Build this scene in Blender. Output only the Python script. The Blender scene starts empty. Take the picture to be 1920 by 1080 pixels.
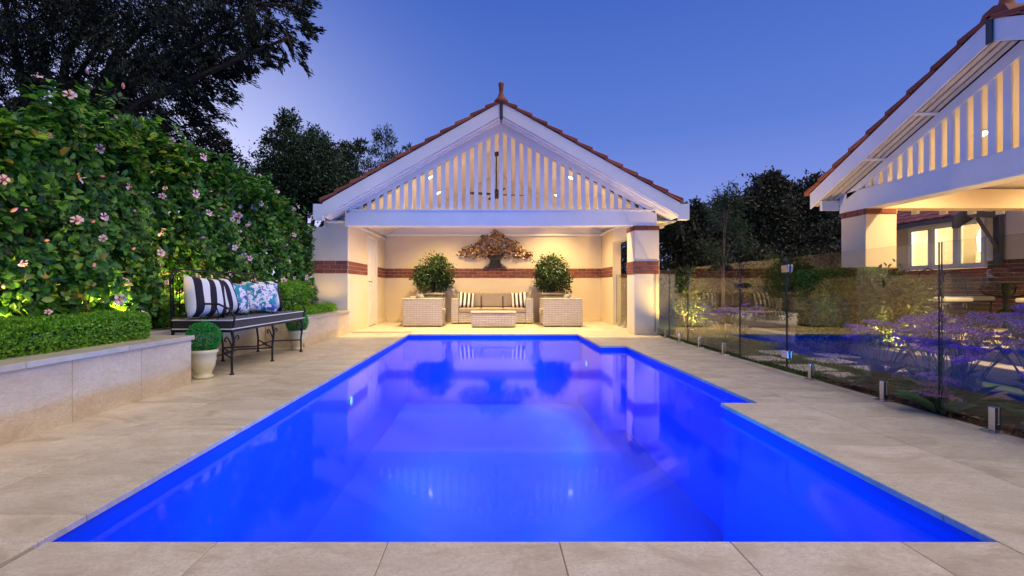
import bpy, bmesh, math, random
import numpy as np
from mathutils import Vector, Matrix, Euler
random.seed(7); RNG = np.random.default_rng(11)
R = math.radians
scn = bpy.context.scene
col = scn.collection
# ------------------------------------------------------------------ camera
CAM_H = 0.92
cd = bpy.data.cameras.new('camera'); cam = bpy.data.objects.new('camera', cd); col.objects.link(cam)
cam.location = (0, 0, CAM_H); cam.rotation_euler = (R(90), 0, 0)
cd.lens = 16.5; cd.sensor_width = 36; cd.shift_x = 40/1920; cd.clip_start = .05; cd.clip_end = 3000
scn.camera = cam
# ------------------------------------------------------------------ sky (dusk)
w = bpy.data.worlds.new('World'); scn.world = w; w.use_nodes = True
nt = w.node_tree; nt.nodes.clear()
def wn(t, **k):
    n = nt.nodes.new(t)
    for a, b in k.items(): setattr(n, a, b)
    return n
wo = wn('ShaderNodeOutputWorld'); bg = wn('ShaderNodeBackground'); tc = wn('ShaderNodeTexCoord')
sep = wn('ShaderNodeSeparateXYZ'); nt.links.new(tc.outputs['Generated'], sep.inputs[0])
rp = wn('ShaderNodeValToRGB'); nt.links.new(sep.outputs['Z'], rp.inputs[0])
e = rp.color_ramp.elements
e[0].position = 0; e[0].color = (.36, .38, .74, 1)
e[1].position = 1; e[1].color = (.042, .085, .36, 1)
for p_, c_ in ((.14, (.205, .275, .68)), (.30, (.098, .18, .575)), (.52, (.050, .118, .47))):
    q = e.new(p_); q.color = (*c_, 1)
dt = wn('ShaderNodeVectorMath', operation='DOT_PRODUCT'); nt.links.new(tc.outputs['Generated'], dt.inputs[0])
g = Vector((-.56, .80, .10)).normalized(); dt.inputs[1].default_value = g
mx = wn('ShaderNodeMath', operation='MAXIMUM'); nt.links.new(dt.outputs['Value'], mx.inputs[0]); mx.inputs[1].default_value = 0
pw = wn('ShaderNodeMath', operation='POWER'); nt.links.new(mx.outputs[0], pw.inputs[0]); pw.inputs[1].default_value = 19
ad = wn('ShaderNodeMix', data_type='RGBA', blend_type='ADD'); nt.links.new(pw.outputs[0], ad.inputs['Factor'])
nt.links.new(rp.outputs[0], ad.inputs['A']); ad.inputs['B'].default_value = (.56, .50, .40, 1)
nt.links.new(ad.outputs['Result'], bg.inputs[0]); bg.inputs[1].default_value = 1.18
nt.links.new(bg.outputs[0], wo.inputs[0])
# added very soft warm sun, high right, lifting deck and hedge like house lights
sl = bpy.data.lights.new('sun', 'SUN'); sl.energy = 2.6; sl.angle = R(75); sl.color = (1, .84, .58)
so = bpy.data.objects.new('sun', sl); col.objects.link(so); so.rotation_euler = Euler((R(12), R(28), 0))
scn.view_settings.view_transform = 'Standard'; scn.view_settings.look = 'None'
scn.view_settings.exposure = 0; scn.view_settings.gamma = 1; scn.view_settings.use_curve_mapping = False
cy = scn.cycles
cy.use_denoising = True; cy.max_bounces = 8; cy.transparent_max_bounces = 24; cy.sample_clamp_indirect = 4
cy.caustics_reflective = False; cy.caustics_refractive = False; cy.diffuse_bounces = 4; cy.glossy_bounces = 5
# ================================================================== materials
MATS = {}
class NT:
    def __init__(s, name):
        s.m = bpy.data.materials.new(name); s.m.use_nodes = True
        s.t = s.m.node_tree; s.b = s.t.nodes['Principled BSDF']; s.o = s.t.nodes['Material Output']
        MATS[name] = s.m
    def n(s, t, ins=None, **k):
        x = s.t.nodes.new(t)
        for a, b in k.items(): setattr(x, a, b)
        for a, b in (ins or {}).items(): s.put(x, a, b)
        return x
    def put(s, x, a, b):
        i = x.inputs[a]
        if isinstance(b, bpy.types.NodeSocket): s.t.links.new(b, i)
        elif isinstance(b, bpy.types.Node): s.t.links.new(b.outputs[0], i)
        else: i.default_value = b
    def set(s, **k):
        for a, b in k.items(): s.put(s.b, a.replace('_', ' '), b)
    def coord(s, out='Object', rnd=False, scale=(1, 1, 1)):
        c = s.n('ShaderNodeTexCoord').outputs[out]
        if rnd:
            oi = s.n('ShaderNodeObjectInfo')
            mm = s.n('ShaderNodeMath', {0: oi.outputs['Random'], 1: 37.0}, operation='MULTIPLY')
            c = s.n('ShaderNodeVectorMath', {0: c, 1: mm.outputs[0]}, operation='ADD').outputs[0]
        return s.n('ShaderNodeMapping', {'Vector': c, 'Scale': scale}).outputs[0]
    def noise(s, v, scale=5, detail=4, rough=.55, dist=0):
        return s.n('ShaderNodeTexNoise', {'Vector': v, 'Scale': scale, 'Detail': detail, 'Roughness': rough, 'Distortion': dist}).outputs[0]
    def ramp(s, f, stops, interp='LINEAR'):
        r = s.n('ShaderNodeValToRGB', {0: f}); r.color_ramp.interpolation = interp
        e = r.color_ramp.elements
        while len(e) < len(stops): e.new(.5)
        for q, (p, c) in zip(e, stops):
            q.position = p; q.color = (*c, 1) if len(c) == 3 else c
        return r.outputs[0]
    def mix(s, f, a, b, mode='MIX'):
        x = s.n('ShaderNodeMix', data_type='RGBA', blend_type=mode)
        s.put(x, 'Factor', f); s.put(x, 'A', a if not isinstance(a, tuple) or len(a) == 4 else (*a, 1)); s.put(x, 'B', b if not isinstance(b, tuple) or len(b) == 4 else (*b, 1))
        return x.outputs['Result']
    def math(s, op, a, b=0.0):
        x = s.n('ShaderNodeMath', {0: a, 1: b}, operation=op); return x.outputs[0]
    def bump(s, h, strength=.3, dist=.01):
        s.put(s.b, 'Normal', s.n('ShaderNodeBump', {'Height': h, 'Strength': strength, 'Distance': dist}).outputs[0])
def C3(c): return (*c, 1)
def plain(name, c, rough=.6, var=.12, scale=6, bump=.0, metal=0, rnd=False, spec=.5):
    k = NT(name); v = k.coord('Object', rnd)
    n = k.noise(v, scale, 5)
    k.set(Base_Color=k.ramp(n, [(.25, tuple(x*(1-var) for x in c)), (.75, tuple(min(1, x*(1+var)) for x in c))]), Roughness=rough, Metallic=metal)
    k.put(k.b, 'Specular IOR Level', spec)
    if bump: k.bump(k.noise(v, scale*12, 4), bump, .004)
    return k.m
def travertine(name, base, dark, light, vs, rough=.42, pits=True):
    k = NT(name)
    v = k.coord('Object', True, vs)
    n1 = k.noise(v, 1.6, 10, .70, .9); n2 = k.noise(v, 6.5, 7, .72, .4)
    c = k.ramp(n1, [(.30, dark), (.46, base), (.58, light), (.72, base)])
    c = k.mix(k.math('MULTIPLY', n2, .5), c, (base[0]*.80, base[1]*.76, base[2]*.70), 'MIX')
    n3 = k.noise(k.coord('Object', True, (vs[0]*1.6, vs[1], vs[2])), 34, 5, .75)
    c = k.mix(k.ramp(n3, [(.38, (.5,)*3), (.52, (0,)*3)]), c, tuple(x*.60 for x in base))
    n4 = k.noise(k.coord('Object', True, (vs[0]*.8, vs[1]*1.6, vs[2])), 11, 8, .75, .6)
    c = k.mix(k.ramp(n4, [(.50, (0,)*3), (.56, (.34,)*3), (.60, (0,)*3)]), c, tuple(x*.5 for x in base))
    big = k.noise(k.coord('Object', False), .9, 5, .6)
    c = k.mix(k.ramp(big, [(.35, (.0,)*3), (.7, (.6,)*3)]), c, tuple(x*.62 for x in base))
    oi = k.n('ShaderNodeObjectInfo').outputs['Random']
    c = k.mix(1.0, c, k.ramp(oi, [(0, (.92, .91, .90)), (1, (1.04, 1.03, 1.02))]), 'MULTIPLY')
    if pits:
        pn = k.noise(k.coord('Object', True, (vs[0]*9, vs[1]*6, vs[2]*6)), 3.2, 3, .6)
        pit = k.ramp(pn, [(.24, (1, 1, 1)), (.31, (0, 0, 0))])
        c = k.mix(k.math('MULTIPLY', pit, .5), c, (.16, .125, .09))
        k.bump(k.math('ADD', k.math('MULTIPLY', n2, .3), k.math('MULTIPLY', pit, -1.)), .22, .004)
    k.set(Base_Color=c, Roughness=k.ramp(n2, [(.3, (rough-.1,)*3), (.8, (rough+.18,)*3)]))
    return k.m
travertine('deck_travertine', (.70, .595, .435), (.36, .27, .175), (.86, .775, .62), (1.5, 2.6, 2))
travertine('wall_travertine', (.80, .665, .475), (.50, .38, .25), (.88, .79, .62), (3, 1.0, 3.2), .4)
plain('grout', (.30, .26, .20), .9, .15, 30)
plain('cap_stone', (.52, .46, .37), .28, .15, 6, .1, rnd=True)
def render_wall(name, c):
    k = NT(name); v = k.coord('Object')
    n = k.noise(v, 1.1, 6, .6); f = k.noise(v, 90, 3)
    k.set(Base_Color=k.ramp(n, [(.3, tuple(x*.93 for x in c)), (.7, c)]), Roughness=.85); k.bump(f, .18, .003)
render_wall('cream_render', (.74, .62, .44)); render_wall('pale_render', (.74, .66, .51))
plain('white_paint', (.80, .80, .79), .45, .06, 2.2, .06)
plain('ceiling_paint', (.74, .68, .61), .7, .03, 2)
plain('door_paint', (.80, .76, .70), .4, .03, 3)
plain('dark_trim', (.035, .042, .06), .45, .2, 5)
plain('grey_timber', (.085, .08, .085), .6, .2, 8, .1)
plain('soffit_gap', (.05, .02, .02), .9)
def rndcol(name, stops, rough=.8, grain=14, bump=.25, mott=.25):
    k = NT(name); oi = k.n('ShaderNodeObjectInfo').outputs['Random']
    c = k.ramp(oi, stops); v = k.coord('Object', True); n = k.noise(v, grain, 6, .65)
    c = k.mix(1.0, c, k.ramp(n, [(.25, (1-mott,)*3), (.8, (1+mott*.5,)*3)]), 'MULTIPLY')
    k.set(Base_Color=c, Roughness=rough); k.bump(k.noise(v, grain*5, 4), bump, .003)
rndcol('brick', [(0, (.15, .042, .028)), (.4, (.215, .06, .038)), (.75, (.26, .08, .048)), (1, (.13, .05, .04))])
plain('mortar', (.50, .42, .33), .9, .1, 20, .1)
rndcol('terracotta', [(0, (.19, .046, .028)), (.5, (.29, .075, .042)), (1, (.38, .11, .055))], .7, 9)
rndcol('red_tile', [(0, (.20, .045, .04)), (.5, (.27, .06, .05)), (1, (.32, .08, .06))], .6, 9)
plain('dark_strip', (.025, .02, .022), .9)  # near-black strip between barge board and verge tiles
def wicker(name):
    k = NT(name); v = k.coord('Object')
    sx = k.n('ShaderNodeSeparateXYZ', {0: v})
    h = k.math('SINE', k.math('MULTIPLY', sx.outputs['Z'], 2*math.pi/.05))
    u = k.math('ADD', sx.outputs['X'], sx.outputs['Y'])
    q = k.math('SINE', k.math('MULTIPLY', u, 2*math.pi/.075))
    band = k.math('SINE', k.math('MULTIPLY', u, 2*math.pi/.3))
    wv = k.math('MULTIPLY', h, q)
    n = k.noise(v, 26, 4); nz = k.noise(k.coord('Object', False, (2, 2, 60)), 2.5, 3)
    c = k.ramp(nz, [(.3, (.33, .30, .28)), (.5, (.47, .43, .40)), (.72, (.60, .565, .53))])
    c = k.mix(k.ramp(k.math('ADD', k.math('MULTIPLY', h, .5), .5), [(0, (.55,)*3), (.4, (0,)*3)]), c, (.16, .135, .12))
    c = k.mix(k.ramp(k.math('ADD', k.math('MULTIPLY', q, .5), .5), [(0, (.28,)*3), (.15, (0,)*3)]), c, (.2, .17, .15))
    k.set(Base_Color=c, Roughness=.55); k.bump(k.math('ADD', wv, n), .5, .006)
wicker('wicker')
def fabric(name, c, rough=.9):
    k = NT(name); v = k.coord('Object')
    n = k.noise(v, 4, 5); f = k.noise(v, 240, 2)
    k.set(Base_Color=k.ramp(n, [(.3, tuple(x*.88 for x in c)), (.7, c)]), Roughness=rough); k.put(k.b, 'Sheen Weight', .25); k.bump(f, .25, .002)
fabric('tan_fabric', (.36, .29, .225)); fabric('grey_fabric', (.25, .25, .29)); fabric('black_fabric', (.012, .012, .018)); fabric('white_fabric', (.74, .73, .74)); fabric('cream_fabric', (.66, .61, .54))
def stripes(name, period, duty, a, b, off=0):
    k = NT(name); v = k.coord('Object'); sx = k.n('ShaderNodeSeparateXYZ', {0: v})
    fr = k.math('FRACT', k.math('ADD', k.math('DIVIDE', sx.outputs['X'], period), 10.0+off))
    k.set(Base_Color=k.mix(k.math('GREATER_THAN', fr, duty), C3(a), C3(b)), Roughness=.9); k.bump(k.noise(v, 230, 2), .2, .002)
stripes('wide_stripe', .15, .5, (.012, .01, .02), (.74, .74, .76), .2)
stripes('narrow_stripe', .105, .5, (.04, .022, .016), (.76, .72, .66), .25)
def floral(name):
    k = NT(name); v = k.coord('Object', True)
    n1 = k.noise(v, 9, 3, .5, .6); n2 = k.noise(k.n('ShaderNodeMapping', {'Vector': v, 'Location': (3, 5, 1)}).outputs[0], 11, 3, .5, .9)
    n3 = k.noise(k.n('ShaderNodeMapping', {'Vector': v, 'Location': (9, 2, 4)}).outputs[0], 22, 4, .6, 1.2)
    c = k.mix(k.ramp(n3, [(.56, (0,)*3), (.58, (1,)*3)]), C3((.78, .79, .82)), C3((.22, .22, .52)))
    c = k.mix(k.ramp(n2, [(.56, (0,)*3), (.575, (1,)*3)]), c, C3((.06, .09, .38)))
    c = k.mix(k.ramp(n1, [(.51, (0,)*3), (.52, (1,)*3)]), c, k.ramp(n3, [(.35, (.01, .20, .28)), (.65, (.02, .36, .46))]))
    k.set(Base_Color=c, Roughness=.85)
floral('floral')
plain('iron', (.018, .017, .019), .42, .3, 20, .1, metal=.4)
plain('glazed_pot', (.72, .66, .43), .3, .07, 8, .05)
plain('stone_pot', (.44, .36, .27), .6, .1, 8, .05)
plain('soil', (.035, .024, .016), .95, .4, 14, .4)
plain('steel', (.62, .60, .60), .22, .05, 10, metal=1)
plain('black_plastic', (.015, .015, .017), .4)
plain('bark', (.07, .055, .042), .9, .45, 9, .6); plain('pale_bark', (.20, .15, .105), .9, .3, 12, .4)
plain('stem_green', (.12, .17, .09), .7, .2, 20)
def leafmat(name, stops, rough=.45, trans=.25, tcol=None, spec=.4):
    k = NT(name); r = k.n('ShaderNodeNewGeometry').outputs['Random Per Island']
    oi = k.n('ShaderNodeObjectInfo').outputs['Random']
    f = k.math('FRACT', k.math('ADD', r, oi))
    c = k.ramp(f, stops); k.set(Base_Color=c, Roughness=rough); k.put(k.b, 'Specular IOR Level', spec)
    tr = k.n('ShaderNodeBsdfTranslucent', {'Color': k.mix(1.0, c, (1.5, 1.6, .7), 'MULTIPLY')})
    mxs = k.n('ShaderNodeMixShader', {0: trans, 1: k.b.outputs[0], 2: tr.outputs[0]}); k.put(k.o, 'Surface', mxs.outputs[0])
leafmat('hibiscus_leaf', [(0, (.016, .060, .012)), (.4, (.034, .135, .016)), (.74, (.085, .26, .028)), (.93, (.20, .40, .055)), (.97, (.30, .30, .05)), (1, (.20, .11, .04))], .38)
leafmat('box_leaf', [(0, (.07, .21, .012)), (.5, (.15, .38, .02)), (1, (.30, .52, .045))], .4)
leafmat('ball_leaf', [(0, (.014, .16, .03)), (.5, (.03, .34, .06)), (1, (.09, .46, .09))], .4)
leafmat('ficus_leaf', [(0, (.012, .034, .010)), (.5, (.022, .058, .014)), (.8, (.042, .085, .022)), (1, (.11, .14, .05))], .35)
leafmat('dark_leaf', [(0, (.018, .026, .018)), (.5, (.028, .040, .026)), (1, (.045, .058, .034))], .6, .1)
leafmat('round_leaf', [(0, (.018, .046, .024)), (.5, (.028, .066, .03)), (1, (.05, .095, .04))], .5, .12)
leafmat('far_leaf', [(0, (.022, .030, .018)), (.5, (.032, .042, .022)), (.9, (.05, .055, .03)), (1, (.09, .05, .045))], .6, .1)
leafmat('shrub_leaf', [(0, (.016, .034, .012)), (.5, (.028, .055, .018)), (1, (.065, .085, .028))], .4, .3)
leafmat('broad_leaf', [(0, (.03, .075, .035)), (.6, (.05, .12, .05)), (1, (.09, .16, .07))], .4, .2)
leafmat('grass_blade', [(0, (.035, .075, .015)), (.6, (.06, .12, .022)), (1, (.10, .16, .035))], .6, .2)
leafmat('statice_purple', [(0, (.15, .06, .46)), (.5, (.23, .11, .64)), (.85, (.33, .18, .72)), (1, (.50, .38, .75))], .8, .25)
leafmat('statice_pink', [(0, (.28, .13, .30)), (.5, (.42, .22, .40)), (1, (.55, .36, .50))], .8, .2)
leafmat('dry_leaf', [(0, (.12, .05, .025)), (1, (.22, .10, .05))], .8, .1)
k = NT('petal'); v = k.n('ShaderNodeTexCoord').outputs['Object']; ln = k.n('ShaderNodeVectorMath', {0: v}, operation='LENGTH').outputs['Value']
k.set(Base_Color=k.ramp(k.math('MULTIPLY', ln, 1/.062), [(0, (.42, .015, .07)), (.2, (.55, .05, .16)), (.36, (.74, .42, .50)), (1, (.80, .56, .62))]), Roughness=.6)
k = NT('bud'); k.set(Base_Color=(.66, .26, .27, 1), Roughness=.6)
k = NT('stamen'); k.set(Base_Color=(.8, .5, .2, 1), Roughness=.6)
def copperleaf():
    k = NT('copper_leaf'); r = k.n('ShaderNodeNewGeometry').outputs['Random Per Island']
    k.set(Base_Color=k.ramp(r, [(0, (.09, .045, .025)), (.4, (.26, .145, .075)), (.72, (.54, .35, .16)), (1, (.36, .20, .13))]), Roughness=.36, Metallic=.85)
copperleaf(); plain('bronze', (.055, .04, .025), .45, .4, 20, .3, metal=.5)
k = NT('pool_shell'); v = k.coord('Object'); n = k.noise(v, 2.2, 4)
k.set(Base_Color=k.ramp(n, [(.3, (.004, .066, .70)), (.7, (.006, .076, .76))]), Roughness=.5)
def schlick(k, r0, normal=None, gain=1.0):
    ge = k.n('ShaderNodeNewGeometry')
    d = k.n('ShaderNodeVectorMath', {0: ge.outputs['Incoming'], 1: normal or ge.outputs['Normal']}, operation='DOT_PRODUCT').outputs['Value']
    a = k.math('SUBTRACT', 1.0, k.math('MINIMUM', k.math('ABSOLUTE', d), 1.0))
    f = k.math('ADD', k.math('MULTIPLY', k.math('POWER', a, 5.0), (1-r0)), r0)
    return k.math('MINIMUM', k.math('MULTIPLY', f, gain), 1.0)
def clear(name, tint, r0, rough, bump=None, gain=1.0):
    k = NT(name); nrm = None
    if bump:
        v = k.coord('Object'); h = k.noise(v, bump[0], 3, .5)
        nrm = k.n('ShaderNodeBump', {'Height': h, 'Strength': bump[1], 'Distance': .02}).outputs[0]
    gl = k.n('ShaderNodeBsdfGlossy', {'Color': (1, 1, 1, 1), 'Roughness': rough})
    if nrm is not None: k.put(gl, 'Normal', nrm)
    tr = k.n('ShaderNodeBsdfTransparent', {'Color': C3(tint)})
    ms = k.n('ShaderNodeMixShader', {0: schlick(k, r0, nrm, gain), 1: tr.outputs[0], 2: gl.outputs[0]}); k.put(k.o, 'Surface', ms.outputs[0])
clear('pool_water', (.80, .92, 1), .02, .058, (1.1, .010), .6); clear('fence_glass', (.90, .93, .915), .038, .0)
clear('window_glass', (.95, .96, .95), .04, 0)
plain('glass_edge', (.02, .045, .04), .15, .1)
def emit(name, c, s):
    k = NT(name); e = k.n('ShaderNodeEmission', {'Color': C3(c), 'Strength': s}); k.put(k.o, 'Surface', e.outputs[0])
emit('lamp_warm', (1, .80, .54), 12); emit('lamp_spike', (1, .70, .25), 3); emit('lamp_blue', (.05, .2, 1), 6); emit('pendant_glow', (1, .86, .62), 7)
k = NT('lawn'); v = k.coord('Object'); n = k.noise(v, 3, 6, .7); f = k.noise(v, 120, 3)
k.set(Base_Color=k.ramp(k.math('ADD', k.math('MULTIPLY', n, .6), k.math('MULTIPLY', f, .4)), [(.3, (.03, .07, .012)), (.7, (.07, .14, .024))]), Roughness=.95); k.bump(f, .8, .02)
plain('earth', (.05, .042, .03), .95, .4, 2, .3)
plain('stepper', (.50, .43, .36), .6, .15, 7, .15, rnd=True)
plain('red_sofa', (.45, .10, .07), .8); plain('steel_dark', (.2, .2, .2), .4, metal=.8)
M = MATS
# ================================================================== geometry helpers
ORG = {}
def org(o): return ORG.get(o.name, Vector((0, 0, 0))) if o else Vector((0, 0, 0))
class MB:
    def __init__(s): s.v = []; s.f = []; s.mi = []
    def add(s, vs, fs, mi=0):
        b = len(s.v); s.v += [tuple(p) for p in vs]; s.f += [tuple(b+i for i in f) for f in fs]; s.mi += [mi]*len(fs); return s
    def box(s, x0, x1, y0, y1, z0, z1, mi=0):
        return s.add([(x0, y0, z0), (x1, y0, z0), (x1, y1, z0), (x0, y1, z0), (x0, y0, z1), (x1, y0, z1), (x1, y1, z1), (x0, y1, z1)],
                     [(0, 3, 2, 1), (4, 5, 6, 7), (0, 1, 5, 4), (1, 2, 6, 5), (2, 3, 7, 6), (3, 0, 4, 7)], mi)
    def prism(s, poly, axis, a, b, mi=0):      # poly in the two other axes
        n = len(poly)
        def P(p, t): return {'x': (t, p[0], p[1]), 'y': (p[0], t, p[1]), 'z': (p[0], p[1], t)}[axis]
        vs = [P(p, a) for p in poly] + [P(p, b) for p in poly]
        fs = [tuple(range(n))[::-1], tuple(range(n, 2*n))] + [(i, (i+1) % n, n+(i+1) % n, n+i) for i in range(n)]
        return s.add(vs, fs, mi)
    def tube(s, path, r, n=6, mi=0, caps=True):
        path = [Vector(p) for p in path]; rs = r if isinstance(r, (list, tuple)) else [r]*len(path)
        vs = []; prev = None
        for i, p in enumerate(path):
            d = (path[min(i+1, len(path)-1)]-path[max(i-1, 0)]).normalized()
            a = prev if prev is not None else (Vector((0, 0, 1)) if abs(d.z) < .9 else Vector((1, 0, 0)))
            u = (a - d*a.dot(d)); u = u.normalized() if u.length > 1e-6 else d.orthogonal().normalized()
            q = d.cross(u); prev = u
            for k in range(n):
                t = 2*math.pi*k/n; vs.append(p + (u*math.cos(t)+q*math.sin(t))*rs[i])
        fs = []
        for i in range(len(path)-1):
            for k in range(n):
                fs.append((i*n+k, i*n+(k+1) % n, (i+1)*n+(k+1) % n, (i+1)*n+k))
        if caps: fs += [tuple(range(n))[::-1], tuple(range((len(path)-1)*n, len(path)*n))]
        return s.add(vs, fs, mi)
    def lathe(s, prof, c, n=24, mi=0):
        vs = []; 
        for r, z in prof:
            for k in range(n):
                t = 2*math.pi*k/n; vs.append((c[0]+r*math.cos(t), c[1]+r*math.sin(t), c[2]+z))
        fs = [(i*n+k, i*n+(k+1) % n, (i+1)*n+(k+1) % n, (i+1)*n+k) for i in range(len(prof)-1) for k in range(n)]
        fs += [tuple(range(n))[::-1], tuple(range((len(prof)-1)*n, len(prof)*n))]
        return s.add(vs, fs, mi)
    def mesh(s, name, mats, off=(0, 0, 0), smooth=False, bevel=0, seg=1):
        me = bpy.data.meshes.new(name); o = Vector(off)
        me.from_pydata([tuple(Vector(p)-o) for p in s.v], [], s.f)
        for m in (mats if isinstance(mats, (list, tuple)) else [mats]): me.materials.append(M[m])
        if any(s.mi): me.polygons.foreach_set('material_index', s.mi)
        bm = bmesh.new(); bm.from_mesh(me); bmesh.ops.recalc_face_normals(bm, faces=bm.faces)
        if bevel:
            es = [e for e in bm.edges if len(e.link_faces) == 2 and e.calc_face_angle(0) > .6]
            bmesh.ops.bevel(bm, geom=es, offset=bevel, segments=seg, affect='EDGES', profile=.5, clamp_overlap=True)
        bm.to_mesh(me); bm.free()
        if smooth: me.polygons.foreach_set('use_smooth', [True]*len(me.polygons))
        return me
    def build(s, name, mats, parent=None, smooth=False, bevel=0, seg=1, kind=None, **kw):
        me = s.mesh(name, mats, org(parent), smooth, bevel, seg)
        return link(name, me, parent, kind=kind, **kw)
def link(name, me, parent=None, loc=(0, 0, 0), rot=(0, 0, 0), sc=(1, 1, 1), kind=None, label=None, cat=None, group=None):
    o = bpy.data.objects.new(name, me); col.objects.link(o)
    o.location = loc; o.rotation_euler = rot; o.scale = sc
    if parent: o.parent = parent
    ORG[o.name] = org(parent) + Vector(loc) if parent else Vector(loc)
    if kind: o['kind'] = kind
    if label: o['label'] = label
    if cat: o['category'] = cat
    if group: o['group'] = group
    return o
def inst(name, me, parent, wloc, rot=(0, 0, 0), sc=(1, 1, 1), **kw):      # world location, shared mesh data
    return link(name, me, parent, Vector(wloc)-org(parent), rot, sc, **kw)
def thing(name, label, cat, loc=(0, 0, 0), group=None):
    o = bpy.data.objects.new(name, None); col.objects.link(o); o.location = loc; o.empty_display_size = .1
    ORG[o.name] = Vector(loc); o['label'] = label; o['category'] = cat
    if group: o['group'] = group
    return o
def copy_tree(o, parent=None, **kw):
    c = o.copy(); col.objects.link(c)
    if parent: c.parent = parent
    for a, b in kw.items():
        if a in ('label', 'group'): c[a] = b
        else: setattr(c, a, b)
    for ch in list(o.children): copy_tree(ch, c)
    return c
def bx(name, mat, parent, x0, x1, y0, y1, z0, z1, bevel=0, **kw):
    return MB().box(x0, x1, y0, y1, z0, z1).build(name, mat, parent, bevel=bevel, **kw)
def wood(name, mat, parent, x0, x1, y0, y1, z0, z1, bevel=.004, **kw): return bx(name, mat, parent, x0, x1, y0, y1, z0, z1, bevel, **kw)
# leaves: template rows (along, across, up)
LEAF4 = (np.array([(0, 0, 0), (.5, .5, .10), (1, 0, -.05), (.5, -.5, .10)]), [(0, 1, 2), (0, 2, 3)])
LEAF7 = (np.array([(0, 0, 0), (.30, .42, .10), (.70, .34, .07), (1, 0, -.12), (.70, -.34, .07), (.30, -.42, .10), (.5, 0, .0)]),
         [(0, 6, 1), (1, 6, 2), (2, 6, 3), (3, 6, 4), (4, 6, 5), (5, 6, 0)])
def unit(a): return a/np.maximum(np.linalg.norm(a, axis=1, keepdims=True), 1e-9)
def frames(d, n):
    d = unit(d); n = n-d*(n*d).sum(1, keepdims=True); n = unit(n); return d, np.cross(n, d), n
def leaf_mesh(name, mat, pos, d, n, ln, asp, tmpl=LEAF4, off=(0, 0, 0)):
    T, F = tmpl; d, b, n = frames(np.asarray(d, float), np.asarray(n, float)); N = len(pos); K = len(T)
    ln = np.broadcast_to(np.asarray(ln, float), (N,)); wd = ln*asp
    V = pos[:, None, :]-np.array(off) + (ln[:, None, None]*T[None, :, 0:1])*d[:, None, :] + (wd[:, None, None]*T[None, :, 1:2])*b[:, None, :] + (ln[:, None, None]*T[None, :, 2:3])*n[:, None, :]
    Fa = np.array(F); FF = (Fa[None]+(np.arange(N)*K)[:, None, None]).reshape(-1)
    me = bpy.data.meshes.new(name); me.vertices.add(N*K); me.vertices.foreach_set('co', V.reshape(-1))
    nf = N*len(F); me.loops.add(nf*3); me.loops.foreach_set('vertex_index', FF.astype(np.int32))
    me.polygons.add(nf); me.polygons.foreach_set('loop_start', np.arange(nf, dtype=np.int32)*3)
    me.update(calc_edges=True); me.validate(); me.materials.append(M[mat])
    return me
def leaf_obj(name, mat, parent, pos, d, n, ln, asp, tmpl=LEAF4, **kw):
    return link(name, leaf_mesh(name, mat, pos, d, n, ln, asp, tmpl, org(parent)), parent, **kw)
def rdir(n): return unit(RNG.normal(size=(n, 3)))
def vnoise(p, f, seed=0):        # cheap smooth noise in -1..1
    r = np.random.default_rng(seed); o = np.zeros(len(p))
    for i in range(6):
        k = r.normal(size=3)*f*(1+.5*i); o += np.sin(p@k + r.uniform(0, 6.28))/(1+.35*i)
    return o/3
def light(name, kind, loc, energy, color, size=.05, rot=(0, 0, 0), spot=None, blend=.6, parent=None):
    l = bpy.data.lights.new(name, kind); l.energy = energy; l.color = color
    if kind == 'SPOT': l.spot_size = R(spot); l.spot_blend = blend
    if kind in ('POINT', 'SPOT'): l.shadow_soft_size = size
    o = bpy.data.objects.new(name, l); col.objects.link(o); o.location = Vector(loc)-org(parent); o.rotation_euler = rot
    if parent: o.parent = parent
    return o
# ================================================================== ground, pool, deck
XL, XR, XF, XA = -1.64, 1.84, 1.74, 2.14          # pool edges: left, right, right beyond the alcove, alcove
YN, YA0, YA1, YF = 1.704, 3.76, 7.46, 9.36        # near, alcove, far
WZ = -.072
gm = MB()
gz = -.10
for (a, b, c, d) in ((-600, -3.5, -600, 1500), (3.2, 600, -600, 1500), (-3.5, 3.2, -600, -2.0), (-3.5, 3.2, 9.9, 1500)):
    gm.add([(a, c, gz), (b, c, gz), (b, d, gz), (a, d, gz)], [(0, 1, 2, 3)])
gm.build('ground', 'earth', kind='structure')
deck = MB()                                       # bed of the paving, with the pool left open
top = -.006
for (a, b, c, d) in ((-3.5, XL-.03, -2, YF+.03), (XL-.03, 3.28, -2, YN-.03), (XA+.03, 3.28, YN-.03, YF+.03), (XR+.03, XA+.03, YN-.03, YA0-.03), (XF+.03, XA+.03, YA1+.03, YF+.03)):
    deck.box(a, b, c, d, -.3, top)
deck = deck.build('deck', 'grout', kind='structure')
def in_pool(x, y):
    if not (YN < y < YF): return False
    xr = XF if y > YA1 else (XA if y > YA0 else XR)
    return XL < x < xr
_pm = {}
def paver(x0, x1, y0, y1, th=.03):
    g_ = .0013; w_, h_ = x1-x0-2*g_, y1-y0-2*g_
    if w_ < .03 or h_ < .03: return
    key = (round(w_, 3), round(h_, 3))
    if key not in _pm:
        _pm[key] = MB().box(-w_/2, w_/2, -h_/2, h_/2, -th, 0).mesh('paver', 'deck_travertine', bevel=.0022)
    inst('paver', _pm[key], deck, ((x0+x1)/2, (y0+y1)/2, random.uniform(-.0008, .0008)))
TW, TH = .62, .41
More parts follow.
